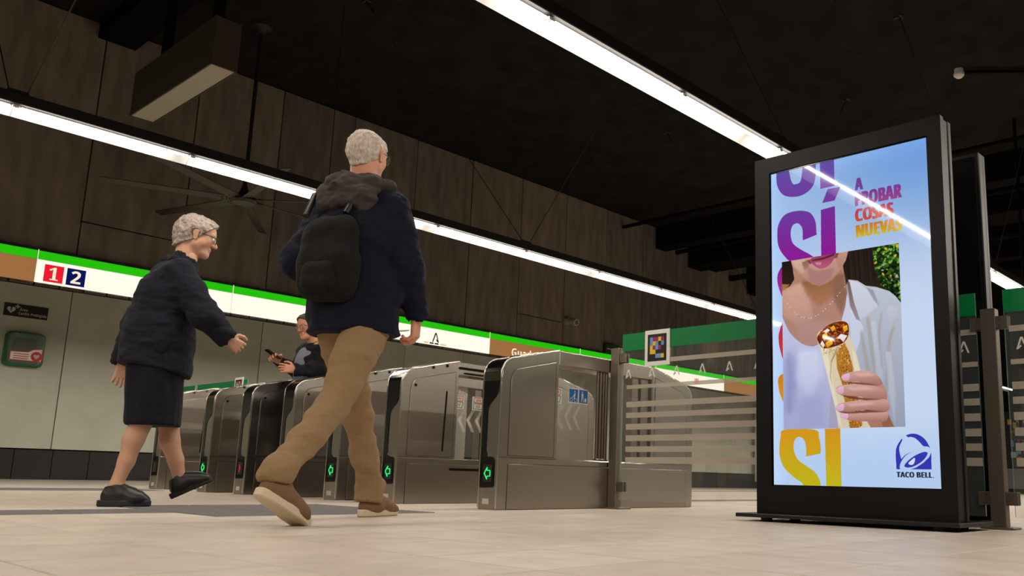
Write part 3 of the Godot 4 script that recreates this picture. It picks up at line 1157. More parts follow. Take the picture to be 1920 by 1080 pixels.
# ==================================================================== the advertising totem
func totem():
	var t := thing("advertising_totem", "tall black advertising totem with a lit screen showing a woman's hand and a wrap", "totem", Vector3(-2.0, 0, -4.08))
	var xa := -0.56
	var xb := 0.515
	var top := 2.022
	# body: frame round the screen, bevelled
	var sl := -0.466
	var sr := 0.443
	var sb := 0.187
	var stp := 1.93
	var st := st_new()
	var z := -0.004
	for q in [[xa, sl, 0.04, top], [sr, xb, 0.04, top], [sl, sr, stp, top], [sl, sr, 0.04, sb]]:
		box(st, Vector3((q[0] + q[1]) / 2, (q[2] + q[3]) / 2, -0.02), Vector3(q[1] - q[0], q[3] - q[2], 0.04), 0.0)
	obj("front_frame", st, M.totem, t)
	st = st_new()
	box(st, Vector3((xa + xb) / 2, (top + 0.04) / 2, -0.072), Vector3(xb - xa - 0.012, top - 0.04 - 0.006, 0.064), 0.003)
	obj("body", st, M.totem, t)
	st = st_new()
	box(st, Vector3((xa + xb) / 2, (top + 0.04) / 2, -0.122), Vector3(xb - xa, top - 0.04, 0.036), 0.004)
	obj("rear_frame", st, M.totem, t)
	st = st_new()
	for q in [[sl, sl + 0.008, sb, stp], [sr - 0.005, sr, sb, stp], [sl, sr, stp - 0.008, stp], [sl, sr, sb, sb + 0.005]]:
		box(st, Vector3((q[0] + q[1]) / 2, (q[2] + q[3]) / 2, -0.012), Vector3(q[1] - q[0], q[3] - q[2], 0.012))
	obj("inner_bezel", st, M.gloss_black, t)
	# the lit screen with its glass
	var sm := mat(Color(0.02, 0.02, 0.02), 0.03, 0.0, 0.55)
	sm.emission_enabled = true
	sm.emission = Color.WHITE
	sm.emission_operator = BaseMaterial3D.EMISSION_OP_MULTIPLY
	sm.emission_texture = ImageTexture.create_from_image(poster())
	sm.emission_energy_multiplier = 0.95
	sm.texture_repeat = false
	st = st_new()
	var ex := sl + 0.008
	var fx := sr - 0.005
	var ey := sb + 0.005
	var fy := stp - 0.008
	var q4 := [Vector3(ex, ey, -0.009), Vector3(ex, fy, -0.009), Vector3(fx, fy, -0.009), Vector3(fx, ey, -0.009)]
	var uv := [Vector2(0, 1), Vector2(0, 0), Vector2(1, 0), Vector2(1, 1)]
	for k in [0, 1, 2, 0, 2, 3]:
		st.set_normal(Vector3(0, 0, 1))
		st.set_uv(uv[k])
		st.add_vertex(q4[k])
	var bk := [Vector3(ex, ey, -0.02), Vector3(ex, fy, -0.02), Vector3(fx, fy, -0.02), Vector3(fx, ey, -0.02)]
	for k in 4:
		for p in [q4[k], q4[(k + 1) % 4], bk[(k + 1) % 4], q4[k], bk[(k + 1) % 4], bk[k]]:
			st.set_normal((q4[k] + q4[(k + 1) % 4] - q4[(k + 2) % 4] - q4[(k + 3) % 4]).normalized())
			st.set_uv(uv[k])
			st.add_vertex(p)
	obj("screen", st, sm, t)
	area_light("screen_light", Vector3(-2.01, 1.06, -4.06), Vector3.BACK, Vector2(0.88, 1.72), Color(0.78, 0.88, 1.0), 0.12)
	# base plate and feet
	st = st_new()
	box(st, Vector3(-0.05, 0.031, -0.15), Vector3(1.19, 0.02, 0.46), 0.003)
	obj("base_plate", st, M.matt_black, t)
	st = st_new()
	for fxx in [-0.5, 0.42]:
		for fz in [0.0, -0.3]:
			tube(st, [Vector3(fxx, 0.0, fz), Vector3(fxx, 0.022, fz)], [0.03], 12)
	obj("foot", st, M.black, t)
	# the second totem, unlit, behind the glass
	var b := thing("advertising_totem", "second black totem with dark glass, standing unlit behind the glass right of the lit one", "totem", Vector3(-2.03, 0, -4.7))
	st = st_new()
	box(st, Vector3(0, 1.03, -0.05), Vector3(1.04, 1.99, 0.1), 0.004)
	obj("body", st, M.totem, b)
	st = st_new()
	box(st, Vector3(0, 1.05, 0.004), Vector3(1.0, 1.9, 0.008), 0.001)
	obj("dark_glass", st, M.gloss_black, b)
	for q in [[-0.03, 0.05], [-0.078, 0.03]]:
		bx("side_trim", Vector3(0.518, 1.03, q[0]), Vector3(0.006, 1.96, q[1]), M.totem, b, 0.001)
	st = st_new()
	box(st, Vector3(-0.08, 0.0175, -0.1), Vector3(1.0, 0.035, 0.3), 0.003)
	obj("base_plate", st, M.matt_black, b)


# the picture on the screen, painted on a sheet 100 wide and 191.5 high
const PX := 9.6


func poster() -> Image:
	var W := 960
	var H := 1838
	var bg := Image.create(4, 7, false, Image.FORMAT_RGBA8)
	for y in 7:
		for x in 4:
			var top := clampf(1.0 - y / 2.2, 0.0, 1.0)
			var base := c8(200, 217, 243).lerp(c8(178, 199, 231), clampf((3 - y) / 3.0, 0, 1) * 0.8)
			base = base.lerp(c8(118, 162, 222), top * (0.35 + 0.65 * x / 3.0))
			if x == 0 or y == 6:
				base = base.lerp(c8(160, 196, 244), 0.45)
			elif x == 2 and y > 4:
				base = base.lerp(c8(206, 222, 248), 0.6)
			bg.set_pixel(x, y, base)
	bg.resize(W, H, Image.INTERPOLATE_CUBIC)
	var im := bg
	var hi := c8(98, 80, 170)
	var mid := c8(142, 26, 150)
	# big letters in purple
	fill(im, smooth("3.9,-3 3.8,0.1 4.2,7.8 7.9,14.3 13.7,17.2 21.0,17.8 27.5,15.1 30.7,9.8 31.4,0.3 31.2,-3"), hi, c8(112, 62, 160))
	fill(im, smooth("21.8,-3 21.4,6.3 20.0,9.3 17.1,9.8 15.1,8.7 13.5,3.8 13.4,-3"), c8(160, 190, 228), c8(165, 193, 230))
	fill(im, V2("34.2,-1 43.5,-1 43.5,16.3 34.2,16.3", PX), hi, c8(116, 64, 162))
	fill(im, V2("38.9,17.5 47.4,17.6 43.3,25.3 35.2,25.3", PX), c8(112, 66, 164), c8(122, 56, 158))
	fill(im, smooth("31.0,44.3 21.7,46.2 21.5,39.0 19.9,36.1 17.9,34.8 15.0,35.6 13.5,39.1 13.7,43.6 15.3,47.5 19.6,51.2 25.9,55.4 29.0,57.8 22,58.2 13.5,58.3 7.4,52.2 4.6,46.5 4.0,40.4 4.7,33.8 8.6,28.5 14.4,26.9 21.7,27.6 27.2,30.1 30.3,35.5 30.9,40.7", true), c8(108, 62, 160), mid)
	fill(im, V2("34.2,29.4 43.4,28.8 43.4,58 33.8,58", PX), c8(118, 48, 156), mid)
	fill(im, smooth("7.4,61.5 4.6,63.5 3.7,66.5 3.8,70 5,74.5 7.4,78.5"), c8(140, 26, 150), c8(178, 60, 136))
	fill(im, smooth("7.4,95.8 4.9,99.9 4.1,104.0 4.8,110.3 7.4,116.9"), c8(190, 38, 82), c8(206, 60, 50))
	fill(im, smooth("7.4,127.4 3.7,128.6 3.7,133.9 4.8,138.3 7.4,142.9"), c8(214, 128, 30), c8(218, 146, 36))
	# yellow letters at the foot
	fill(im, smooth("7.4,159.5 4.8,163.6 3.9,170.2 4.3,175.7 7.1,181.7 13.9,187.3 18.7,190.1 20.2,193 30.7,193 30.2,188.8 27.3,184.1 22.6,181.0 17.7,178.1 15.0,175.2 13.5,170.8 13.9,166.5 15.5,164.3 17.4,163.8 19.8,164.9 21.5,168.2 21.6,175.1 30.9,173.4 31.0,169.3 30.1,164.5 27.5,159.9", true), c8(216, 150, 26), c8(190, 186, 22))
	fill(im, V2("33.9,159.5 43.5,159.4 43.6,193 34.1,193", PX), c8(214, 146, 26), c8(196, 186, 24))
	# the four lines of text
	ink(im, "A", Rect2(56.7, 14.6, 4.6, 7.4), c8(100, 72, 150), c8(124, 58, 146))
	ink(im, "PROBAR", Rect2(56.7, 23.3, 27.8, 8.2), c8(126, 58, 148), c8(160, 66, 138))
	ink(im, "COSAS", Rect2(56.5, 33.2, 22.7, 7.8), c8(190, 58, 96), c8(206, 84, 44))
	ink(im, "NUEVAS", Rect2(56.8, 42.9, 27.0, 7.7), c8(206, 116, 36), c8(214, 190, 30))
	photo(im)
	# the bell emblem and its caption
	var blue := c8(50, 52, 178)
	fill(im, smooth("79.7,165.4 77.0,169.0 75.9,173.0 76.0,181.8 78.0,181.7 77.9,179.9 79.0,177.4 81.4,174.5 84.9,172.5 81.5,174.0 78.9,176.4 78.1,173.0 78.0,170.0 79.7,166.5", true), blue, blue)
	fill(im, smooth("81.9,163.8 85.5,163.0 89.0,163.7 92.4,166.2 94.9,170.6 93.3,169.8 91.3,169.6 89.4,167.6 86.9,165.4 84.4,164.7 83.1,164.9", true), blue, blue)
	fill(im, smooth("80.7,180.5 81.0,178.9 83.9,176.2 87.6,174.0 91.2,172.7 93.2,172.9 93.1,174.2 91.0,176.9 87.4,179.3 83.8,180.7"), blue, blue)
	fill(im, smooth("82.7,178.6 84.4,176.9 86.3,175.7 86.3,177.4 85.4,179.1 83.8,179.4"), c8(212, 224, 248), c8(212, 224, 248))
	fill(im, V2("95.3,173.0 95.2,181.7 83.7,181.7 86.8,180.8 90.9,178.3 94.1,175.4", PX), blue, blue)
	ink(im, "TACO BELL", Rect2(76.1, 183.1, 19.2, 2.9), c8(30, 36, 66), c8(30, 36, 66))
	fill(im, circle(Vector2(96.0, 185.8) * PX, 3.0, 8), c8(90, 100, 130), c8(90, 100, 130))
	return im


func photo(im: Image):
	var W := int(74.9 * PX)
	var H := int(101.7 * PX)
	var o := Vector2(7.0, 57.7) * PX
	var ph := Image.create(W, H, false, Image.FORMAT_RGBA8)
	ph.fill(c8(176, 180, 196))
	var r := RandomNumberGenerator.new()
	r.seed = 77
	# greenery behind
	soft(ph, o, "58,56 84,56 84,100 58,100", c8(22, 34, 16), c8(30, 46, 20), 1)
	for k in 420:
		var p := Vector2(r.randf_range(63, 83), r.randf_range(57, 95))
		var g: Color = [c8(58, 104, 34), c8(34, 66, 24), c8(96, 150, 46), c8(18, 34, 14), c8(130, 178, 60)][r.randi() % 5]
		if k % 23 == 0:
			g = c8(206, 182, 40)
		elif k % 31 == 0:
			g = c8(150, 168, 186)
		elif p.y > 70 and k % 3 > 0:
			g = g.darkened(0.45)
		blob(ph, p * PX - o, Vector2(r.randf_range(0.5, 1.6), r.randf_range(0.4, 1.1)) * PX, r.randf() * PI, g)
	soft_img(ph, 1)
	# dark hair on the right
	soft(ph, o, "51.7,56 66.0,56 66.3,65.8 68.5,75.1 71.7,83.4 61.5,80.4 56.6,76.8 50.9,76.4 46.4,78.7 46.6,67.7", c8(34, 25, 22), c8(44, 33, 29), 2)
	for k in 60:
		var x := r.randf_range(49, 66)
		var c := c8(58, 44, 38) if k % 2 else c8(24, 18, 16)
		soft(ph, o, "%f,57 %f,57 %f,%f %f,%f" % [x, x + 0.35, x + 1.6, 76.0, x + 1.2, 78.0], c, c, 1, 0.4)
	# neck and chest
	var skin_a := c8(196, 152, 132)
	var skin_b := c8(176, 134, 122)
	soft(ph, o, "13.0,58 46.6,58 49.5,78.5 49.8,84.5 46.5,100 30.4,114 19.6,113 10.7,104.7 5,95 5,74.2 12.5,70.0 15.5,66", c8(180, 132, 106), skin_b, 1)
	soft(ph, o, "12,74 20,72 26,84 28,96 18,98 6,90 5,76", c8(206, 164, 142), c8(188, 144, 132), 4)
	soft(ph, o, "20,71 44,73 42,82 32,88 24,80", c8(150, 98, 66), c8(172, 120, 90), 4)
	soft(ph, o, "42,70 48,70 50,84 46,95 41,84", c8(140, 98, 78), c8(150, 108, 92), 4)
	soft(ph, o, "18,96 44,98 40,106 26,110 17,106", c8(184, 142, 134), c8(178, 136, 130), 4)
	# face
	soft(ph, o, "12.8,56 51.7,56 49.7,62.7 46.6,67.1 43.2,70.9 37.9,74.5 32.5,75.8 27.1,73.9 22.4,69.9 17.6,65.2 14.5,61.2", c8(204, 164, 146), c8(178, 128, 118), 2)
	soft(ph, o, "24,63 31,67 42,66 40,72 32,75.4 26,72.6", c8(176, 128, 126), c8(172, 122, 116), 3)
	soft(ph, o, "14,58 24,58 24.6,64 21,67 16,62", c8(212, 176, 160), c8(204, 160, 142), 3)
	soft(ph, o, "44,58 51,58 48.8,63 45.5,67.5 43.5,63", c8(196, 148, 126), c8(180, 126, 104), 3)
	soft(ph, o, "20.8,60 25.5,58.6 25.5,63 22.6,65.2", c8(140, 96, 84), c8(172, 122, 108), 3)
	soft(ph, o, "42.0,57 45.5,57 44.2,60.6 42.2,60.6", c8(110, 66, 60), c8(130, 84, 76), 2)
	soft(ph, o, "24.6,59.6 27.5,58.6 28.4,60.6 26.4,61.8", c8(96, 52, 54), c8(110, 60, 60), 2)
	# lips
	fill_in(ph, o, smooth("26.0,59.4 30.9,57 36.9,56.9 43.6,57 40.8,62.6 36.8,65.1 32.7,65.4 28.7,62.6"), c8(150, 62, 92), c8(186, 92, 124))
	soft(ph, o, "27.0,59.4 34.9,58.9 42.6,57.6 42.2,58.8 35,60.3 28.0,60.2", c8(92, 34, 52), c8(104, 40, 60), 1)
	soft(ph, o, "29.5,61.2 34,61.6 33.4,63.4 30.6,62.8", c8(216, 136, 166), c8(206, 124, 152), 2)
	# hair on the left
	soft(ph, o, "4,56 12.8,56 14.5,62.4 15.5,69.6 12.5,73.4 4,76.2", c8(28, 20, 18), c8(54, 34, 26), 1)
	soft(ph, o, "5,71 12.5,72.4 8,75.5 5,75.5", c8(150, 112, 56), c8(170, 126, 80), 2)
	# jacket
	soft(ph, o, "50.9,74.4 56.6,75.8 61.5,79.4 68,81 75.4,84.2 79,87.5 82.4,92.3 84,162 50,162 50,120 49,96", c8(196, 200, 214), c8(150, 158, 178), 1)
	soft(ph, o, "51.5,75 57,77 65,84.6 68.6,92 57.5,98.8 53,88", c8(212, 214, 228), c8(196, 200, 216), 1)
	soft(ph, o, "50.9,90 57.2,99.1 59.6,103.5 54.3,117.6 51.5,112", c8(206, 212, 232), c8(198, 204, 226), 1)
	soft(ph, o, "62,80.4 66,82.6 69.4,92.4 66,88.2", c8(150, 152, 168), c8(164, 166, 182), 2)
	soft(ph, o, "50,76 51.6,75.6 54,88 57.6,99.4 55,98 51.6,90", c8(120, 92, 82), c8(158, 150, 160), 1)
	for q in ["61,98 63,97.6 66,120 68,140 66,140 63,118", "78,100 79.4,100 75,114 73,140 71,140 73.6,112", "70,96 71,96 69,108 70,126 68.4,126 67.4,108", "57,106 58.4,104 62,124 64,136 61,134"]:
		soft(ph, o, q, c8(170, 154, 138), c8(158, 152, 150), 3, 0.6)
	for q in ["64,100 67,100 70,130 69,142 66,130", "72,118 75,118 77,140 76,158 73,140", "74,92 80,94 79,104 74,106"]:
		soft(ph, o, q, c8(206, 208, 220), c8(180, 186, 202), 3, 0.6)
	# strap and white top
	soft(ph, o, "49.7,82.7 51.4,90.8 50.2,112 46.0,112 45.8,98.5 48.6,90", c8(204, 206, 228), c8(206, 208, 232), 1)
	fill_in(ph, o, smooth("5,88 7.1,92.1 9.6,97.6 12.7,102.7 19.6,108.9 26.4,111.4 32,110.6 40,112 44,162 5,162"), c8(202, 206, 234), c8(160, 164, 206))
	soft(ph, o, "8,118 13,112 16,126 14,148 8,152", c8(152, 158, 202), c8(140, 146, 192), 5)
	soft(ph, o, "18,112 32,114 34,128 24,140 16,130", c8(212, 214, 240), c8(190, 194, 228), 5)
	soft(ph, o, "16,144 32,140 34,158 18,160", c8(166, 168, 208), c8(160, 164, 206), 5)
	# thin necklace
	for k in 26:
		var u := k / 25.0
		var p := Vector2(lerpf(9.0, 48.5, u), 80.5 + 15.5 * sin(PI * pow(u, 0.8)) * 0.95 - 2.0 * u)
		blob(ph, p * PX - o, Vector2(0.34, 0.28) * PX, 0.0, c8(226, 214, 214) if k % 3 else c8(164, 124, 114))
	# gap under the jacket
	soft(ph, o, "35.9,162 38.3,139.8 41.3,147.5 44.8,162", c8(172, 166, 186), c8(164, 160, 190), 1)
	# the wrap: pale tortilla, browned patches, filling
	fill_in(ph, o, smooth("30.1,107.5 31.2,103.3 37.3,100.9 42.6,98.1 46.4,98.3 50.2,100.7 50.6,106.9 54.2,116.1 57.0,127.4 58.6,134.9 61.4,143.1 63.8,162 44.6,162 41.3,147.5 37.7,135.6 34.1,121.7 31.7,113.1"), c8(222, 206, 172), c8(214, 200, 170))
	soft(ph, o, "31.5,110 36,113 40,134 45,160 42.5,156 38,136", c8(234, 224, 200), c8(222, 212, 190), 2)
	soft(ph, o, "52,112 55,122 60,143 57,143 53,126", c8(232, 220, 196), c8(226, 214, 192), 2)
	soft(ph, o, "43.5,112 42.6,116 39,122 38.4,130 39.6,136 37.9,130 38.6,121 41.6,115", c8(178, 150, 104), c8(186, 160, 120), 1)
	soft(ph, o, "42.1,116.9 47.4,110.8 49.8,115.7 52.6,126.5 50.3,136 45.9,136 42.5,125.3", c8(188, 126, 44), c8(170, 108, 36), 2)
	soft(ph, o, "45,136 52,134 56,146 57,158 50,162 48,150", c8(182, 122, 50), c8(170, 104, 34), 2)
	for k in 330:
		var u := r.randf()
		var p := Vector2(lerpf(46.5, 53.0, u) + r.randf_range(-4.2, 3.6), lerpf(112, 160, u))
		blob(ph, p * PX - o, Vector2(r.randf_range(0.15, 0.7), r.randf_range(0.12, 0.4)) * PX, r.randf() * PI, [c8(142, 80, 18), c8(198, 140, 56), c8(116, 64, 16), c8(222, 186, 120)][r.randi() % 4])
	for k in 40:
		blob(ph, Vector2(r.randf_range(34, 42), r.randf_range(111.5, 117)) * PX - o, Vector2(0.4, 0.25) * PX, r.randf() * PI, c8(190, 142, 66))
	fill_in(ph, o, smooth("30.1,106.9 33.2,102.9 38.0,99.6 45.1,98.2 49.9,100.3 50.0,106.9 46.1,111.3 37.0,113.2 33.0,112.3"), c8(120, 46, 14), c8(96, 32, 12))
	for k in 260:
		var a := r.randf() * TAU
		var p := Vector2(40.4, 105.9) + Vector2(cos(a) * 9.4, sin(a) * 6.4 - cos(a) * 1.6) * sqrt(r.randf())
		blob(ph, p * PX - o, Vector2(r.randf_range(0.3, 0.9), r.randf_range(0.25, 0.6)) * PX, r.randf() * PI, [c8(150, 64, 18), c8(86, 24, 10), c8(176, 88, 26), c8(66, 18, 8), c8(196, 110, 40)][r.randi() % 5])
	for q in ["38.5,101.5 41,100.2 42.2,102.2 40,104", "46.5,101.5 49.4,100.8 49.8,103.6 47.4,105", "33.4,105 36.4,104 37.2,107 34.4,109", "35.4,110 39.6,107.8 40.2,111 36.4,113"]:
		soft(ph, o, q, c8(246, 196, 56), c8(226, 140, 18), 1)
	for q in ["34,103.4 37,101.6 38.6,103 36,104.4", "42.4,108 45.4,105.6 49.4,107 46.8,110.6 45,108.6", "32,110.4 33.4,108.4 35,111 34,113"]:
		soft(ph, o, q, c8(244, 240, 238), c8(226, 218, 214), 1)
	# the hand: back, four fingers, nails
	soft(ph, o, "50.7,128.1 60.6,127.6 67.2,131.2 69.7,135.5 72.0,140.2 71.9,150.3 76.6,162 63.9,162 60.4,156.8 57.7,145.2 57.9,136.1", c8(192, 146, 134), c8(166, 116, 98), 1)
	soft(ph, o, "71,150 76.8,162 70,162 67,152", c8(146, 92, 66), c8(150, 98, 76), 2)
	var fingers := ["45.0,130.1 46.5,128.9 50.7,128.0 60.6,127.7 67.2,131.2 69.4,136 61.0,135.0 54.9,133.7 48.0,133.5 45.6,132.2", "41.6,137.8 42.9,135.6 50.5,135.0 61.0,135.6 70.5,139.0 71.6,144 64,143.6 57.8,142.4 46.6,141.0 42.8,139.9", "40.8,147.7 43,145.9 46.5,144.9 55,144.2 63.8,143.9 71.9,144.7 72,150.6 57.5,149.6 46.3,151 41.9,149.5", "43.7,151.9 45.4,151.2 47.6,150.9 57.5,150.5 67.1,151.2 72.3,151.4 70.5,156.2 60.4,156 51.2,155.3 45.0,153.9"]
	for f in fingers:
		fill_in(ph, o, smooth(f), c8(212, 168, 158), c8(164, 112, 100))
	for q in ["47,133.6 55,134 62,135.2 69,136.6 62,136 54,135", "44,140.6 50,141.6 60,143.2 71,144.4 60,144.4 50,143", "43,150 50,150.6 60,149.6 71,151 60,151.2 48,151.4"]:
		soft(ph, o, q, c8(96, 50, 38), c8(110, 62, 48), 2, 0.85)
	for q in ["52,129 62,129 66,131 56,131", "48,136.6 60,136.8 66,138.6 52,138.6", "48,146 62,145.4 66,146.6 50,147.6"]:
		soft(ph, o, q, c8(230, 188, 178), c8(220, 172, 162), 3, 0.7)
	for f in ["45.0,130.5 46.6,129.4 49.8,128.9 50.2,130.6 49.4,132.5 46.6,132.6", "41.6,137.9 43.2,136.3 45.8,135.9 46.4,137.8 45.6,140 43,139.6", "40.8,147.7 43,146.3 45.6,145.7 46.4,147.4 45.4,149.6 42.4,149.6", "43.7,152.1 45.6,151.5 48.2,151.3 48.8,153 47.6,154.6 45.2,154"]:
		fill_in(ph, o, smooth(f), c8(232, 190, 214), c8(214, 160, 190))
	im.blit_rect(ph, Rect2i(0, 0, W, H), Vector2i(o))


# outline in sheet units, rounded (Catmull-Rom); corners stay where the turn is sharp and keep is set
func smooth(s: String, keep := false) -> PackedVector2Array:
	var p := V2(s, PX)
	var n := p.size()
	var o := PackedVector2Array()
	for i in n:
		var a := p[(i + n - 1) % n]
		var b := p[i]
		var c := p[(i + 1) % n]
		var d := p[(i + 2) % n]
		if keep:
			if (b - a).normalized().dot((c - b).normalized()) < 0.35:
				a = b
			if (c - b).normalized().dot((d - c).normalized()) < 0.35:
				d = c
		for k in 6:
			o.append(b.cubic_interpolate(c, a, d, k / 6.0))
	return o


func fill(im: Image, p: PackedVector2Array, top: Color, bottom: Color):
	var lo := 1e9
	var hi := -1e9
	for q in p:
		lo = minf(lo, q.y)
		hi = maxf(hi, q.y)
	var n := p.size()
	for y in range(maxi(0, int(lo)), mini(im.get_height() - 1, int(hi)) + 1):
		var xs := []
		var yc := y + 0.5
		for i in n:
			var a := p[i]
			var b := p[(i + 1) % n]
			if (a.y <= yc) != (b.y <= yc):
				xs.append(a.x + (b.x - a.x) * (yc - a.y) / (b.y - a.y))
		xs.sort()
		var c := top.lerp(bottom, clampf((yc - lo) / maxf(hi - lo, 0.01), 0, 1))
		for k in range(0, xs.size() - 1, 2):
			var xa := maxi(0, roundi(xs[k]))
			var xb := mini(im.get_width(), roundi(xs[k + 1]))
			if xb > xa:
				im.fill_rect(Rect2i(xa, y, xb - xa, 1), c)


func fill_in(im: Image, o: Vector2, p: PackedVector2Array, top: Color, bottom: Color):
	for i in p.size():
		p[i] -= o
	fill(im, p, top, bottom)


# an outline with feathered edges: drawn on its own sheet, shrunk and enlarged k times, laid over
func soft(im: Image, o: Vector2, s: String, top: Color, bottom: Color, k: int, alpha := 1.0):
	var p := V2(s, PX)
	var box2 := Rect2(p[0] - o, Vector2.ZERO)
	for i in p.size():
		p[i] -= o
		box2 = box2.expand(p[i])
	var f := 1 << k
	box2 = box2.grow(2.5 * f + 2)
	var at := Vector2i(box2.position.floor())
	var sz := Vector2i(box2.size.ceil())
	sz = Vector2i((sz.x + f) / f, (sz.y + f) / f)
	var t := Image.create(sz.x * f, sz.y * f, false, Image.FORMAT_RGBA8)
	var mc := top.lerp(bottom, 0.5)
	t.fill(Color(mc.r, mc.g, mc.b, 0.0))
	for i in p.size():
		p[i] -= Vector2(at)
	fill(t, p, Color(top.r, top.g, top.b, alpha), Color(bottom.r, bottom.g, bottom.b, alpha))
	var full := t.get_size()
	for q in k:
		t.shrink_x2()
	t.resize(full.x, full.y, Image.INTERPOLATE_BILINEAR)
	# keep the colour, feather the alpha only where the sheet is empty
	im.blend_rect(t, Rect2i(Vector2i.ZERO, full), at)


func soft_img(im: Image, k: int):
	var s := im.get_size()
	for q in k:
		im.shrink_x2()
	im.resize(s.x, s.y, Image.INTERPOLATE_BILINEAR)


func blob(im: Image, c: Vector2, r: Vector2, turn: float, col: Color):
	var p := PackedVector2Array()
	for k in 9:
		p.append(c + (Vector2.from_angle(TAU * k / 9.0) * r).rotated(turn))
	fill(im, p, col, col)


# condensed bold lettering: the triangles of a TextMesh, fitted to a frame
func ink(im: Image, text: String, frame: Rect2, top: Color, bottom: Color):
	var t := TextMesh.new()
	t.text = text
	t.font = font_bold
	t.font_size = 64
	t.depth = 0.0
	t.curve_step = 1.0
	var a := t.surface_get_arrays(0)
	var v: PackedVector3Array = a[Mesh.ARRAY_VERTEX]
	var bb := AABB(v[0], Vector3.ZERO)
	for p in v:
		bb = bb.expand(p)
	var ix: PackedInt32Array = a[Mesh.ARRAY_INDEX] if a[Mesh.ARRAY_INDEX] != null else PackedInt32Array(range(v.size()))
	for k in range(0, ix.size(), 3):
		var tr := PackedVector2Array()
		for q in 3:
			var p := v[ix[k + q]]
			tr.append((frame.position + Vector2((p.x - bb.position.x) / bb.size.x * frame.size.x, (1.0 - (p.y - bb.position.y) / bb.size.y) * frame.size.y)) * PX)
		var m := (tr[0].y + tr[1].y + tr[2].y) / 3.0
		var h0 := minf(tr[0].y, minf(tr[1].y, tr[2].y))
		var h1 := maxf(tr[0].y, maxf(tr[1].y, tr[2].y))
		var fy := frame.position.y * PX
		var fh := frame.size.y * PX
		var wide := frame.size.y * 0.055 * PX
		for dx in [-wide, 0.0, wide]:
			var q := PackedVector2Array()
			for p in tr:
				q.append(p + Vector2(dx, 0))
			fill(im, q, top.lerp(bottom, (h0 - fy) / fh), top.lerp(bottom, (h1 - fy) / fh))


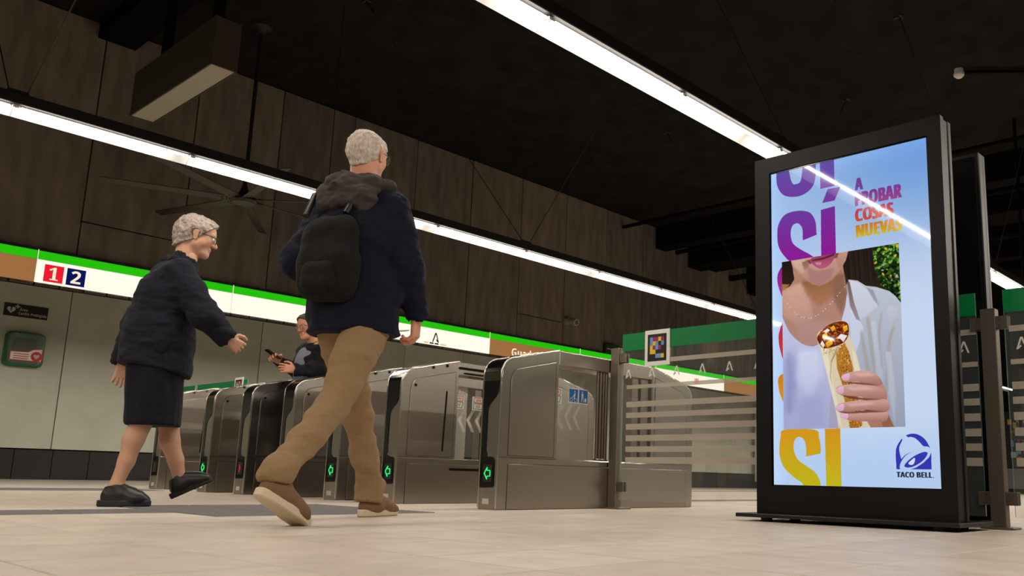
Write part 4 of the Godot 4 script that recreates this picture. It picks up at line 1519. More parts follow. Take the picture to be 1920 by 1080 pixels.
# ==================================================================== overhead: beams, fan, hanging box, pipes
func overhead():
	var n := 1
	for q in [[-4.46, 0.57, 7.02, -15.0, -9.0], [-18.85, 0.45, 6.66, -15.0, 9.0], [-20.5, 0.66, 6.42, -15.0, 9.0], [-21.35, 0.5, 6.55, -15.0, 9.0], [-23.6, 0.5, 6.18, -15.0, 9.0], [-26.5, 0.5, 6.5, -15.0, 9.0]]:
		var s := bx("trim_%d" % n, Vector3((q[3] + q[4]) / 2.0, (q[2] + 7.3) / 2, q[0]), Vector3(q[4] - q[3], 7.3 - q[2], q[1]), M.black_paint, self, 0.01)
		s.set_meta("kind", "structure")
		n += 1
	# hanging box on two posts
	var t := thing("hanging_box", "dark box hung on two posts under the ceiling, with a pale dusty underside", "display case", Vector3(-10.92, 4.8, -4.02))
	var st := st_new()
	box(st, Vector3(0, 0.315, 0), Vector3(2.4, 0.59, 0.31), 0.008)
	obj("case", st, M.hang_case, t)
	st = st_new()
	box(st, Vector3(0, 0.012, 0), Vector3(2.36, 0.02, 0.27), 0.004)
	obj("underside_panel", st, M.hang_panel, t)
	st = st_new()
	for q in [[0, 0.148, 2.4, 0.016], [0, -0.148, 2.4, 0.016]]:
		box(st, Vector3(q[0], 0.01, q[1]), Vector3(q[2], 0.026, q[3]), 0.002)
	for sx in [-1.19, 1.19]:
		box(st, Vector3(sx, 0.01, 0), Vector3(0.02, 0.026, 0.28), 0.002)
	obj("rim", st, M.hang_case, t)
	for x in [-0.62, 0.88]:
		st = st_new()
		box(st, Vector3(x, 1.555, 0.0), Vector3(0.12, 1.89, 0.1), 0.006)
		obj("hanger_post", st, M.black_paint, t)
	# ceiling fan
	t = thing("ceiling_fan", "large dark ceiling fan with seven long flat blades on a thin pole", "fan", Vector3(-12.97, 4.33, -5.88))
	st = st_new()
	tube(st, [Vector3(0, 0.1, 0), Vector3(0, 2.9, 0)], [0.03], 12)
	obj("pole", st, M.housing, t)
	st = st_new()
	lathe(st, [Vector2(0.0, 2.8), Vector2(0.06, 2.8), Vector2(0.1, 2.86), Vector2(0.16, 2.9), Vector2(0.17, 2.965), Vector2(0.0, 2.967)], 20)
	obj("ceiling_canopy", st, M.housing, t)
	st = st_new()
	lathe(st, [Vector2(0.0, -0.06), Vector2(0.16, -0.055), Vector2(0.2, -0.02), Vector2(0.19, 0.03), Vector2(0.1, 0.06), Vector2(0.06, 0.16), Vector2(0.035, 0.24), Vector2(0.0, 0.24)], 24)
	obj("motor_hub", st, M.fan_metal, t)
	for k in 7:
		var a := deg_to_rad(9.5 + 360.0 / 7.0 * k)
		var b := Basis(Vector3(cos(a), 0, sin(a)), Vector3.UP, Vector3(-sin(a), 0, cos(a)))
		var xf := Transform3D(b, Vector3.ZERO) * Transform3D(Basis(Vector3.RIGHT, 0.22), Vector3.ZERO)
		st = st_new()
		var pr := V2("0.2,-0.085 0.2,0.085 1.9,0.07 1.93,0.05 1.93,-0.06 1.9,-0.07")
		prism(st, pr, -0.006, 0.006, 0.002, xf * Transform3D(Basis(Vector3.RIGHT, PI / 2), Vector3.ZERO))
		var bl := obj("blade", st, M.fan_metal, t)
		st = st_new()
		box(st, Vector3(0.2, 0.012, 0), Vector3(0.2, 0.014, 0.12), 0.003, xf)
		for q in [Vector3(0.24, -0.008, 0.03), Vector3(0.24, -0.008, -0.03), Vector3(0.3, -0.008, 0.03), Vector3(0.3, -0.008, -0.03)]:
			box(st, q, Vector3(0.018, 0.008, 0.018), 0.002, xf)
		obj("blade_bracket", st, M.housing, bl)
	# smoke detector and conduits
	t = thing("smoke_detector", "small white round smoke detector under the black ceiling at upper right", "detector", Vector3(-4.84, 7.3, -14.29))
	st = st_new()
	lathe(st, [Vector2(0.0, -0.16), Vector2(0.05, -0.155), Vector2(0.085, -0.12), Vector2(0.09, -0.08), Vector2(0.075, -0.07), Vector2(0.075, 0.0), Vector2(0.0, 0.0)], 20)
	obj("housing", st, M.white, t)
	var p := rod("conduit_pipe", Vector3(-4.75, 7.24, -14.35), Vector3(-1.5, 7.24, -16.7), 0.03, M.black_paint, self, 8)
	tag(p, "thin dark conduit running from the smoke detector along the ceiling", "pipe", "ceiling pipes")
	for q in [[-17.2, 6.95, 0.05, "uppermost of the dark pipes crossing under the ceiling above the far glass screen"], [-19.6, 6.75, 0.06, "middle dark pipe crossing under the ceiling above the far glass screen"], [-22.4, 6.5, 0.09, "thick dark pipe crossing under the ceiling far behind the totem"]]:
		var o := rod("conduit_pipe", Vector3(-15.0, q[1], q[0]), Vector3(8.9, q[1], q[0]), q[2], M.black_paint, self, 10)
		tag(o, q[3], "pipe", "ceiling pipes")
	p = rod("hanging_pipe", Vector3(-4.75, 7.3, -17.0), Vector3(-4.75, 3.9, -17.0), 0.035, M.black_paint, self, 8)
	tag(p, "thin dark vertical pipe hanging from the ceiling right of the second totem", "pipe")
	# thin cable that hangs before the concrete wall behind the man's head
	p = rod("hanging_cable", Vector3(-11.4, 7.3, -6.4), Vector3(-11.4, 4.45, -6.4), 0.007, M.wire_dark, self, 6)
	tag(p, "thin dark cable hanging from the ceiling near the walking man's head", "cable")


# ==================================================================== small things on the walls
func small_things():
	# defibrillator cabinet and its plaque
	var t := thing("defibrillator_cabinet", "green defibrillator cabinet with clear cover and red heart label on the wall", "cabinet", Vector3(WALL_X, 1.62, -3.79))
	var st := st_new()
	prism(st, rounded(0.5, 0.5, 0.07), 0.0, 0.1, 0.012, on_left(Vector3(0, 0.25, 0)))
	obj("back_box", st, M.aed_green, t)
	st = st_new()
	prism(st, rounded(0.44, 0.44, 0.06), 0.1, 0.2, 0.03, on_left(Vector3(0, 0.26, 0)))
	obj("clear_cover", st, M.cover, t)
	st = st_new()
	prism(st, rounded(0.3, 0.2, 0.06), 0.1, 0.15, 0.02, on_left(Vector3(0, 0.31, 0.01)))
	obj("device_bag", st, M.black, t)
	st = st_new()
	prism(st, V2("-0.2,-0.07 -0.2,0.05 0.02,0.06 0.08,0.1 0.2,0.12 0.2,-0.07"), 0.2, 0.203, 0.0, on_left(Vector3(0, 0.15, 0)))
	var lb := obj("paper_label", st, M.white, t)
	st = st_new()
	ring(st, V2("-0.2,-0.07 -0.2,0.05 0.02,0.06 0.08,0.1 0.2,0.12 0.2,-0.07"), 0.012, 0.2032, 0.2042, on_left(Vector3(0, 0.15, 0)))
	for k in 3:
		prism(st, V2("-0.16,0 -0.16,0.012 0.03,0.012 0.03,0"), 0.2032, 0.2042, 0.0, on_left(Vector3(0, 0.165 - 0.032 * k, 0)))
	prism(st, circle(Vector2(0.13, 0.0), 0.072, 20), 0.2032, 0.2045, 0.0, on_left(Vector3(0, 0.15, 0)))
	obj("red_print", st, M.red, lb)
	st = st_new()
	prism(st, heart(0.04), 0.2046, 0.2055, 0.0, on_left(Vector3(0, 0.15, -0.13)))
	obj("heart_mark", st, M.label_grey, lb)
	t = thing("wall_plaque", "black plaque with white heart mark and white lettering above the defibrillator cabinet", "plaque", Vector3(WALL_X, 2.445, -3.758))
	st = st_new()
	box(st, Vector3(0.008, 0, 0), Vector3(0.016, 0.185, 0.56), 0.003)
	obj("board", st, M.black, t)
	st = st_new()
	prism(st, heart(0.055), 0.0, 0.003, 0.0, on_left(Vector3(0.016, 0.0, 0.19)))
	prism(st, V2("-0.008,0.03 0.008,0.03 0.008,-0.03 -0.008,-0.03"), 0.0, 0.003, 0.0, on_left(Vector3(0.016, 0.055, 0.115)))
	prism(st, V2("-0.03,0.008 0.03,0.008 0.03,-0.008 -0.03,-0.008"), 0.0, 0.003, 0.0, on_left(Vector3(0.016, 0.055, 0.115)))
	obj("heart_mark", st, M.label_grey, t)
	st = st_new()
	prism(st, V2("-0.006,0.03 0.012,0.03 0.002,0.004 0.012,0.004 -0.008,-0.034 -0.002,-0.006 -0.012,-0.006"), 0.0031, 0.0042, 0.0, on_left(Vector3(0.016, 0.0, 0.19)))
	obj("bolt_mark", st, M.black, t)
	words("lettering", "Área", font_bold, 0.05, 0.1, M.label_grey, t, on_left(Vector3(0.0175, 0.022, 0.035)))
	words("lettering", "Cardio Protegida", font_bold, 0.055, 0.36, M.label_grey, t, on_left(Vector3(0.0175, -0.045, -0.085)))
	# a red-edged notice that enters the picture at the left
	t = thing("wall_notice", "white notice with red edge at the left border of the photo, beside the defibrillator cabinet", "notice", Vector3(WALL_X, 1.95, -3.36))
	st = st_new()
	box(st, Vector3(0.005, 0, 0), Vector3(0.01, 0.46, 0.2), 0.002)
	obj("sheet", st, M.white, t)
	st = st_new()
	box(st, Vector3(0.011, 0.2, 0), Vector3(0.004, 0.05, 0.2), 0.001)
	obj("red_edge", st, M.red, t)
	# surveillance camera on the concrete wall
	t = thing("wall_camera", "small grey surveillance camera on the concrete wall above the nearest ticket gate", "camera", Vector3(WALL_X, 4.04, -15.15))
	st = st_new()
	tube(st, [Vector3(0, 0.0, 0), Vector3(0.1, 0.0, 0)], [0.1, 0.085], 16)
	tube(st, [Vector3(0.08, 0, 0), Vector3(0.18, -0.02, 0)], [0.05], 12)
	obj("bracket", st, M.cam_grey, t)
	var d := Vector3(0.8, -0.25, 0.1).normalized()
	st = st_new()
	tube(st, [Vector3(0.16, -0.02, 0), Vector3(0.16, -0.02, 0) + d * 0.22], [0.075, 0.085], 18)
	obj("camera_body", st, M.cam_grey, t)
	st = st_new()
	tube(st, [Vector3(0.16, -0.02, 0) + d * 0.215, Vector3(0.16, -0.02, 0) + d * 0.228], [0.055], 18)
	obj("lens", st, M.gloss_black, t)
	# green exit plate high on the wall
	t = thing("exit_plate", "small dark green exit plate with pale bar, high on the concrete wall", "sign", Vector3(WALL_X, 3.53, -16.75))
	st = st_new()
	box(st, Vector3(0.06, 0, 0), Vector3(0.12, 0.22, 0.5), 0.005)
	obj("plate", st, M.exit_green, t)
	st = st_new()
	box(st, Vector3(0.122, -0.02, 0), Vector3(0.006, 0.03, 0.42), 0.001)
	obj("pale_bar", st, M.label_grey, t)
	# pale cabinet on a pole by the far end of the wall
	t = thing("pale_cabinet", "narrow pale grey cabinet on a thin pole at the wall, just left of the totem", "cabinet", Vector3(-14.72, 0, -23.75))
	st = st_new()
	box(st, Vector3(0, 1.35, 0), Vector3(0.3, 2.3, 0.34), 0.01)
	obj("case", st, M.enamel0, t)
	rod("pole", Vector3(0.2, 0, -0.05), Vector3(0.2, 0.75, -0.05), 0.04, M.white, t, 12)
	rod("brace", Vector3(0.2, 0.62, -0.05), Vector3(0.1, 0.85, -0.05), 0.015, M.black, t, 6)
	# coloured poster on the far wall
	t = thing("far_poster", "small colourful poster on the far dark wall, seen between the right post's stripes", "poster", Vector3(-9.75, 1.92, -33.18))
	st = st_new()
	box(st, Vector3.ZERO, Vector3(1.0, 2.0, 0.03), 0.004)
	obj("board", st, M.black, t)
	var r := RandomNumberGenerator.new()
	r.seed = 5
	for k in 26:
		bx("colour_patch", Vector3(r.randf_range(-0.38, 0.38), r.randf_range(-0.9, 0.9), 0.018), Vector3(r.randf_range(0.08, 0.2), r.randf_range(0.06, 0.24), 0.006), [M.code_magenta, M.code_blue, M.label_grey, M.sticker_red, M.code_yellow][k % 5], t)


func rounded(w: float, h: float, r: float) -> PackedVector2Array:
	var p := PackedVector2Array()
	for q in 4:
		var c := Vector2((w / 2 - r) * (1 if q in [0, 3] else -1), (h / 2 - r) * (1 if q < 2 else -1))
		for k in 5:
			p.append(c + Vector2.from_angle(PI / 2 * q + PI / 8 * k) * r)
	return p


func heart(s: float) -> PackedVector2Array:
	var p := PackedVector2Array()
	for k in 24:
		var t := TAU * k / 24.0
		p.append(Vector2(16 * pow(sin(t), 3), 13 * cos(t) - 5 * cos(2 * t) - 2 * cos(3 * t) - cos(4 * t)) * s / 16.0)
	return p


# ==================================================================== people
class Acc:
	var v := PackedVector3Array()
	var n := PackedVector3Array()
	var i := PackedInt32Array()

	func mesh() -> ArrayMesh:
		var a := []
		a.resize(Mesh.ARRAY_MAX)
		a[Mesh.ARRAY_VERTEX] = v
		a[Mesh.ARRAY_NORMAL] = n
		a[Mesh.ARRAY_INDEX] = i
		var m := ArrayMesh.new()
		m.add_surface_from_arrays(Mesh.PRIMITIVE_TRIANGLES, a)
		return m


# a distance field on a grid: tapered capsules joined with a smooth minimum, meshed as surface nets
class Field:
	var o: Vector3
	var h: float
	var nx: int
	var ny: int
	var nz: int
	var d := PackedFloat32Array()

	func _init(lo: Vector3, hi: Vector3, cell: float):
		o = lo
		h = cell
		nx = int((hi.x - lo.x) / cell) + 2
		ny = int((hi.y - lo.y) / cell) + 2
		nz = int((hi.z - lo.z) / cell) + 2
		d.resize(nx * ny * nz)
		d.fill(9.0)

	# ax, f: the section is flattened along ax to the share f
	func cap(a: Vector3, b: Vector3, ra: float, rb: float, k := 0.03, ax := Vector3.ZERO, f := 1.0, carve := false):
		var big := maxf(ra, rb) + k + 3.0 * h
		var lo := a.min(b) - Vector3.ONE * big - o
		var hi := a.max(b) + Vector3.ONE * big - o
		var ab := b - a
		var il := 1.0 / maxf(ab.length_squared(), 1e-9)
		var g := 1.0 / (f * f) - 1.0
		var x0 := maxi(0, int(lo.x / h))
		var x1 := mini(nx - 1, int(hi.x / h))
		for z in range(maxi(0, int(lo.z / h)), mini(nz - 1, int(hi.z / h)) + 1):
			for y in range(maxi(0, int(lo.y / h)), mini(ny - 1, int(hi.y / h)) + 1):
				var at := (z * ny + y) * nx
				for x in range(x0, x1 + 1):
					var p := o + Vector3(x, y, z) * h - a
					var t := clampf(p.dot(ab) * il, 0.0, 1.0)
					var q := p - ab * t
					var s := q.length_squared()
					if g != 0.0:
						var m := q.dot(ax)
						s += m * m * g
					var e := sqrt(s) - lerpf(ra, rb, t)
					if g != 0.0:
						e *= 0.5 + 0.5 * f
					var c := d[at + x]
					if carve:
						e = -e
						var w := maxf(k - absf(c - e), 0.0)
						d[at + x] = maxf(c, e) + w * w / k * 0.25
					else:
						var w := maxf(k - absf(c - e), 0.0)
						d[at + x] = minf(c, e) - w * w / k * 0.25

	func path(pts: Array, r: Array, k := 0.03):
		for j in pts.size() - 1:
			cap(pts[j], pts[j + 1], r[j], r[j + 1], k)

	# keep only the side of the plane that n points away from
	func cut(at: Vector3, n: Vector3):
		n = n.normalized()
		var j := 0
		for z in nz:
			for y in ny:
				for x in nx:
					var e := (o + Vector3(x, y, z) * h - at).dot(n)
					if d[j] < 8.0 and e > d[j]:
						d[j] = e
					j += 1

	func fold(sd: int, amp: float, scale: Vector3):
		var ns := FastNoiseLite.new()
		ns.seed = sd
		ns.frequency = 1.0
		ns.fractal_octaves = 2
		var j := 0
		for z in nz:
			for y in ny:
				for x in nx:
					if absf(d[j]) < 0.06:
						d[j] += ns.get_noise_3dv((o + Vector3(x, y, z) * h) * scale) * amp
					j += 1

	func into(acc: Acc):
		var id := PackedInt32Array()
		id.resize(d.size())
		id.fill(-1)
		var off := PackedInt32Array([0, 1, nx, nx + 1, nx * ny, nx * ny + 1, nx * ny + nx, nx * ny + nx + 1])
		var eds := [[0, 1], [2, 3], [4, 5], [6, 7], [0, 2], [1, 3], [4, 6], [5, 7], [0, 4], [1, 5], [2, 6], [3, 7]]
		for z in nz - 1:
			for y in ny - 1:
				var at := (z * ny + y) * nx
				for x in nx - 1:
					var j := at + x
					var c0 := d[j]
					if c0 > 0.1 or c0 < -0.1:
						continue
					var s := 0
					for q in 8:
						if d[j + off[q]] < 0.0:
							s += 1
					if s == 0 or s == 8:
						continue
					var sum := Vector3.ZERO
					var cnt := 0
					for e in eds:
						var a := d[j + off[e[0]]]
						var b := d[j + off[e[1]]]
						if (a < 0.0) != (b < 0.0):
							var t := a / (a - b)
							var p0 := Vector3(e[0] & 1, (e[0] >> 1) & 1, e[0] >> 2)
							var p1 := Vector3(e[1] & 1, (e[1] >> 1) & 1, e[1] >> 2)
							sum += p0.lerp(p1, t)
							cnt += 1
					var n := Vector3(
						d[j + off[1]] + d[j + off[3]] + d[j + off[5]] + d[j + off[7]] - d[j] - d[j + off[2]] - d[j + off[4]] - d[j + off[6]],
						d[j + off[2]] + d[j + off[3]] + d[j + off[6]] + d[j + off[7]] - d[j] - d[j + off[1]] - d[j + off[4]] - d[j + off[5]],
						d[j + off[4]] + d[j + off[5]] + d[j + off[6]] + d[j + off[7]] - d[j] - d[j + off[1]] - d[j + off[2]] - d[j + off[3]])
					id[j] = acc.v.size()
					acc.v.append(o + (Vector3(x, y, z) + sum / cnt) * h)
					acc.n.append(n.normalized())
		var st3 := [1, nx, nx * ny]
		for z in range(1, nz - 1):
			for y in range(1, ny - 1):
				var at := (z * ny + y) * nx
				for x in range(1, nx - 1):
					var j := at + x
					var inside := d[j] < 0.0
					if absf(d[j]) > 0.1:
						continue
					for ax in 3:
						if (d[j + st3[ax]] < 0.0) == inside:
							continue
						var u: int = st3[(ax + 1) % 3]
						var w: int = st3[(ax + 2) % 3]
						var q := [id[j - u - w], id[j - w], id[j], id[j - u]]
						if q.min() < 0:
							continue
						if inside:
							acc.i.append_array(PackedInt32Array([q[0], q[2], q[1], q[0], q[3], q[2]]))
						else:
							acc.i.append_array(PackedInt32Array([q[0], q[1], q[2], q[0], q[2], q[3]]))


# a point of a figure: s ahead of the hips, y up, l to the right
func J(s: float, y: float, l: float) -> Vector3:
	return Vector3(l, y, -s)


func soft_part(called: String, f: Field, m: Material, parent: Node3D, xf := Transform3D()) -> MeshInstance3D:
	var acc := Acc.new()
	f.into(acc)
	return inst(called, acc.mesh(), m, parent, xf)


# head with a face, into acc; b is its frame (x right, y up, -z ahead), c the middle of the head
func head_into(acc: Acc, c: Vector3, b: Basis, neck: Vector3, fem: bool):
	var f := Field.new(c - Vector3(0.15, 0.2, 0.16), c + Vector3(0.15, 0.15, 0.16), 0.0045)
	var R := b.x
	var U := b.y
	var F := -b.z
	f.cap(c + U * 0.03 - F * 0.028, c + U * 0.034 + F * 0.026, 0.077, 0.07, 0.02, R, 0.95)
	f.cap(c - U * 0.015 + F * 0.03, c - U * 0.075 + F * 0.055, 0.06, 0.032, 0.03, R, 1.0)
	for s in [-1.0, 1.0]:
		f.cap(c - U * 0.02 + F * 0.055 + R * s * 0.034, c - U * 0.03 + F * 0.04 + R * s * 0.042, 0.026, 0.026, 0.02)
		f.cap(c - U * 0.05 + F * 0.005 + R * s * 0.045, c - U * 0.078 + F * 0.05 + R * s * 0.02, 0.018, 0.018, 0.03)
		f.cap(c + U * 0.03 + F * 0.083 + R * s * 0.012, c + U * 0.028 + F * 0.074 + R * s * 0.045, 0.012, 0.012, 0.014)
		f.cap(c + U * 0.008 + F * 0.104 + R * s * 0.032, c + U * 0.008 + F * 0.1 + R * s * 0.036, 0.014, 0.014, 0.012, Vector3.ZERO, 1.0, true)
		# ear
		f.cap(c + U * 0.018 - F * 0.012 + R * s * 0.078, c - U * 0.022 - F * 0.004 + R * s * 0.073, 0.02, 0.012, 0.006, R, 0.4)
	f.cap(c + U * 0.018 + F * 0.088, c - U * 0.022 + F * 0.112, 0.008, 0.0125, 0.012)
	for s in [-1.0, 1.0]:
		f.cap(c - U * 0.024 + F * 0.098 + R * s * 0.011, c - U * 0.024 + F * 0.094 + R * s * 0.012, 0.008, 0.008, 0.008)
	f.cap(c - U * 0.049 + F * 0.09 - R * 0.016, c - U * 0.049 + F * 0.09 + R * 0.016, 0.0075, 0.0075, 0.008)
	f.cap(c - U * 0.059 + F * 0.088 - R * 0.013, c - U * 0.059 + F * 0.088 + R * 0.013, 0.0085, 0.0085, 0.008)
	f.cap(c - U * 0.088 + F * 0.078, c - U * 0.09 + F * 0.076, 0.02, 0.02, 0.02)
	f.cap(c - U * 0.05 - F * 0.03, neck, 0.053 if fem else 0.058, 0.056 if fem else 0.062, 0.03)
	f.into(acc)


func face_bits(parent: Node3D, c: Vector3, b: Basis):
	var R := b.x
	var U := b.y
	var F := -b.z
	for s in [-1.0, 1.0]:
		var st := st_new()
		lathe(st, ball(0.0115), 14, Transform3D(Basis(), c + U * 0.008 + F * 0.083 + R * s * 0.032))
		var eye := obj("eye", st, M.eye_white, parent)
		st = st_new()
		lathe(st, ball(0.0058), 10, Transform3D(Basis(), c + U * 0.008 + F * 0.0892 + R * s * 0.0325))
		obj("iris", st, M.eye_iris, eye)
	var lp := Field.new(c + F * 0.085 - U * 0.054 - Vector3.ONE * 0.04, c + F * 0.085 - U * 0.054 + Vector3.ONE * 0.04, 0.003)
	lp.cap(c - U * 0.0495 + F * 0.0915 - R * 0.015, c - U * 0.0495 + F * 0.0915 + R * 0.015, 0.0066, 0.0066, 0.004)
	lp.cap(c - U * 0.058 + F * 0.0895 - R * 0.012, c - U * 0.058 + F * 0.0895 + R * 0.012, 0.0078, 0.0078, 0.004)
	soft_part("lips", lp, M.lips, parent)


func ball(r: float) -> Array:
	var p := []
	for k in 9:
		var a := -PI / 2 + PI * k / 8.0
		p.append(Vector2(maxf(cos(a) * r, 0.0), sin(a) * r))
	return p


func hair_part(parent: Node3D, c: Vector3, b: Basis, thick: float, wave: float, low: float, m: Material, sd: int):
	var R := b.x
	var U := b.y
	var F := -b.z
	var f := Field.new(c - Vector3(0.17, 0.2, 0.18), c + Vector3(0.17, 0.18, 0.18), 0.006)
	f.cap(c + U * 0.03 - F * 0.03, c + U * 0.036 + F * 0.026, 0.077 + thick, 0.07 + thick * 0.9, 0.02, R, 0.96)
	f.cap(c - U * 0.01 - F * 0.045, c - U * (low * 0.8) - F * 0.045, 0.055 + thick, 0.045 + thick * 0.7, 0.03, R, 1.05)
	f.fold(sd, wave, Vector3(38, 26, 26))
	f.cut(c + (U * 0.8 - F * 0.6) * (0.004 - (low - 0.06)), -(U * 0.8 - F * 0.6))
	f.cut(c + F * 0.012 - U * 0.012, F * 0.8 - U * 0.6)
	for s in [-1.0, 1.0]:
		f.cap(c + R * s * 0.09 - F * 0.01 + U * 0.0, c + R * s * 0.09 - F * 0.002 - U * 0.03, 0.026, 0.024, 0.006, Vector3.ZERO, 1.0, true)
	soft_part("hair", f, m, parent)


func glasses_part(parent: Node3D, c: Vector3, b: Basis, lens_m: Material):
	var R := b.x
	var U := b.y
	var F := -b.z
	var st := st_new()
	for s in [-1.0, 1.0]:
		var pts := []
		for k in 17:
			var a := TAU * k / 16.0
			pts.append(c + F * 0.108 + U * (0.004 + 0.018 * sin(a)) + R * (s * 0.034 + 0.024 * cos(a)))
		tube(st, pts, [0.002], 6, false)
		tube(st, [c + F * 0.107 + U * 0.012 + R * s * 0.058, c + F * 0.07 + U * 0.014 + R * s * 0.074, c - F * 0.012 + U * 0.012 + R * s * 0.08], [0.0022], 6)
	tube(st, [c + F * 0.109 + U * 0.008 - R * 0.011, c + F * 0.112 + U * 0.011, c + F * 0.109 + U * 0.008 + R * 0.011], [0.002], 6)
	var g := obj("glasses", st, M.spectacle, parent)
	st = st_new()
	for s in [-1.0, 1.0]:
		var ring2 := []
		for k in 16:
			var a := TAU * k / 16.0
			ring2.append(c + F * 0.1078 + U * (0.004 + 0.0172 * sin(a)) + R * (s * 0.034 + 0.0232 * cos(a)))
		face(st, ring2, F)
	obj("lens", st, lens_m, g)


# hand into acc: wrist w, d along the hand, back = its back side, th = side of the thumb, curl in radians per finger joint
func hand_into(acc: Acc, w: Vector3, d: Vector3, back: Vector3, th: Vector3, curl: float, k := 1.0):
	d = d.normalized()
	th = (th - d * th.dot(d)).normalized()
	back = (back - d * back.dot(d) - th * back.dot(th)).normalized()
	var f := Field.new(w - Vector3.ONE * 0.14 + d * 0.07, w + Vector3.ONE * 0.14 + d * 0.07, 0.0035)
	f.cap(w - d * 0.035, w + d * 0.012, 0.028 * k, 0.026 * k, 0.012, back, 0.78)
	for q in [-0.028, -0.009, 0.01, 0.028]:
		f.cap(w + d * 0.016 + th * q * 0.6 * k, w + d * 0.082 * k + th * q * k, 0.0165 * k, 0.0125 * k, 0.012)
	var len: Array = [0.058, 0.074, 0.08, 0.072]
	for j in 4:
		var q: float = [-0.031, -0.0105, 0.01, 0.031][j]
		var p := w + d * (0.082 + (0.004 if j in [1, 2] else 0.0)) * k + th * q * k
		var dir := (d + th * q * 3.0).normalized()
		var bend := curl * (1.0 + 0.12 * (3 - j))
		for e in 3:
			dir = dir.rotated(th, bend * (1.0 if th.cross(d).dot(back) > 0.0 else -1.0) * -1.0)
			var n: Vector3 = p + dir * len[j] * [0.46, 0.3, 0.24][e] * k
			f.cap(p, n, [0.0098, 0.0088, 0.008][e] * k, [0.0088, 0.008, 0.007][e] * k, 0.0035)
			p = n
	var t0 := w + d * 0.022 * k + th * 0.026 * k
	var t1 := t0 + (d * 0.6 + th * 0.75 - back * 0.25).normalized() * 0.04 * k
	var t2 := t1 + (d * 0.85 + th * 0.3 - back * 0.4).normalized() * 0.032 * k
	var t3 := t2 + (d * 0.8 - th * 0.1 - back * 0.55).normalized() * 0.026 * k
	f.cap(t0, t1, 0.0155 * k, 0.0115 * k, 0.01)
	f.cap(t1, t2, 0.0112 * k, 0.0098 * k, 0.004)
	f.cap(t2, t3, 0.0098 * k, 0.0082 * k, 0.004)
	f.into(acc)


# a shoe, heel at the origin, toe towards -z, sole on y = 0
func shoe_part(parent: Node3D, xf: Transform3D, side: float, kind: String):
	var f := Field.new(Vector3(-0.09, -0.01, -0.33), Vector3(0.09, 0.17, 0.07), 0.0055)
	var low := kind == "black"
	f.cap(Vector3(0, 0.045, -0.01), Vector3(0, 0.05, -0.07), 0.037, 0.04, 0.03)
	f.cap(Vector3(0, 0.045, -0.06), Vector3(0.006 * side, 0.04, -0.2), 0.04, 0.045, 0.03, Vector3.UP, 0.85)
	f.cap(Vector3(0.006 * side, 0.032, -0.18), Vector3(-0.004 * side, 0.028, -0.245), 0.047, 0.036, 0.03, Vector3.UP, 0.72)
	f.cap(Vector3(0, 0.06, -0.03), Vector3(0, 0.092 if low else 0.1, -0.035), 0.037, 0.04, 0.02)
	f.cap(Vector3(0, 0.085, -0.07), Vector3(0, 0.055, -0.16), 0.034, 0.034, 0.03)
	f.cut(Vector3(0, 0.014, 0), Vector3.DOWN)
	f.cut(Vector3(0, 0.098 if low else 0.108, -0.03), Vector3(0, 1, 0.18))
	f.cap(Vector3(0, 0.075, -0.035), Vector3(0, 0.2, -0.04), 0.029, 0.036, 0.006, Vector3.ZERO, 1.0, true)
	var up := soft_part("shoe", f, M.leather if low else M.suede, parent, xf)
	var out := PackedVector2Array()
	for k in 40:
		var a := TAU * k / 40.0
		var z := -0.122 - 0.166 * cos(a)
		var u := (z + 0.288) / 0.332
		var w := 0.052 if u < 0.4 else 0.042
		w = lerpf(0.05, 0.041, smoothstep(0.3, 0.6, u))
		out.append(Vector2(w * signf(sin(a)) * pow(absf(sin(a)), 0.62) + 0.005 * side * sin(PI * u), z))
	var st := st_new()
	# outline x, y -> x, z; extruded along y
	prism(st, out, -0.034 if not low else -0.03, 0.0, 0.005, Transform3D(Basis(Vector3(1, 0, 0), Vector3(0, 0, 1), Vector3(0, -1, 0)), Vector3.ZERO))
	obj("sole", st, M.leather_sole if low else M.rubber, up)
	st = st_new()
	for k in 4:
		var z := -0.085 - 0.025 * k
		var y := 0.113 - 0.0125 * k
		tube(st, [Vector3(-0.024, y - 0.012, z), Vector3(-0.008, y, z - 0.004), Vector3(0.008, y, z - 0.004), Vector3(0.024, y - 0.012, z)], [0.0035], 6)
	obj("lace", st, M.lace, up)


# places a shoe: heel point, toe point (both on the sole), roll about its length none
func shoe_at(heel: Vector3, toe: Vector3) -> Transform3D:
	var z := (heel - toe).normalized()
	var x := Vector3.UP.cross(z).normalized()
	return Transform3D(Basis(x, z.cross(x), z), heel - z * 0.0 + z * -0.044)


func people():
	walking_man()
	walking_woman()
	third_person()


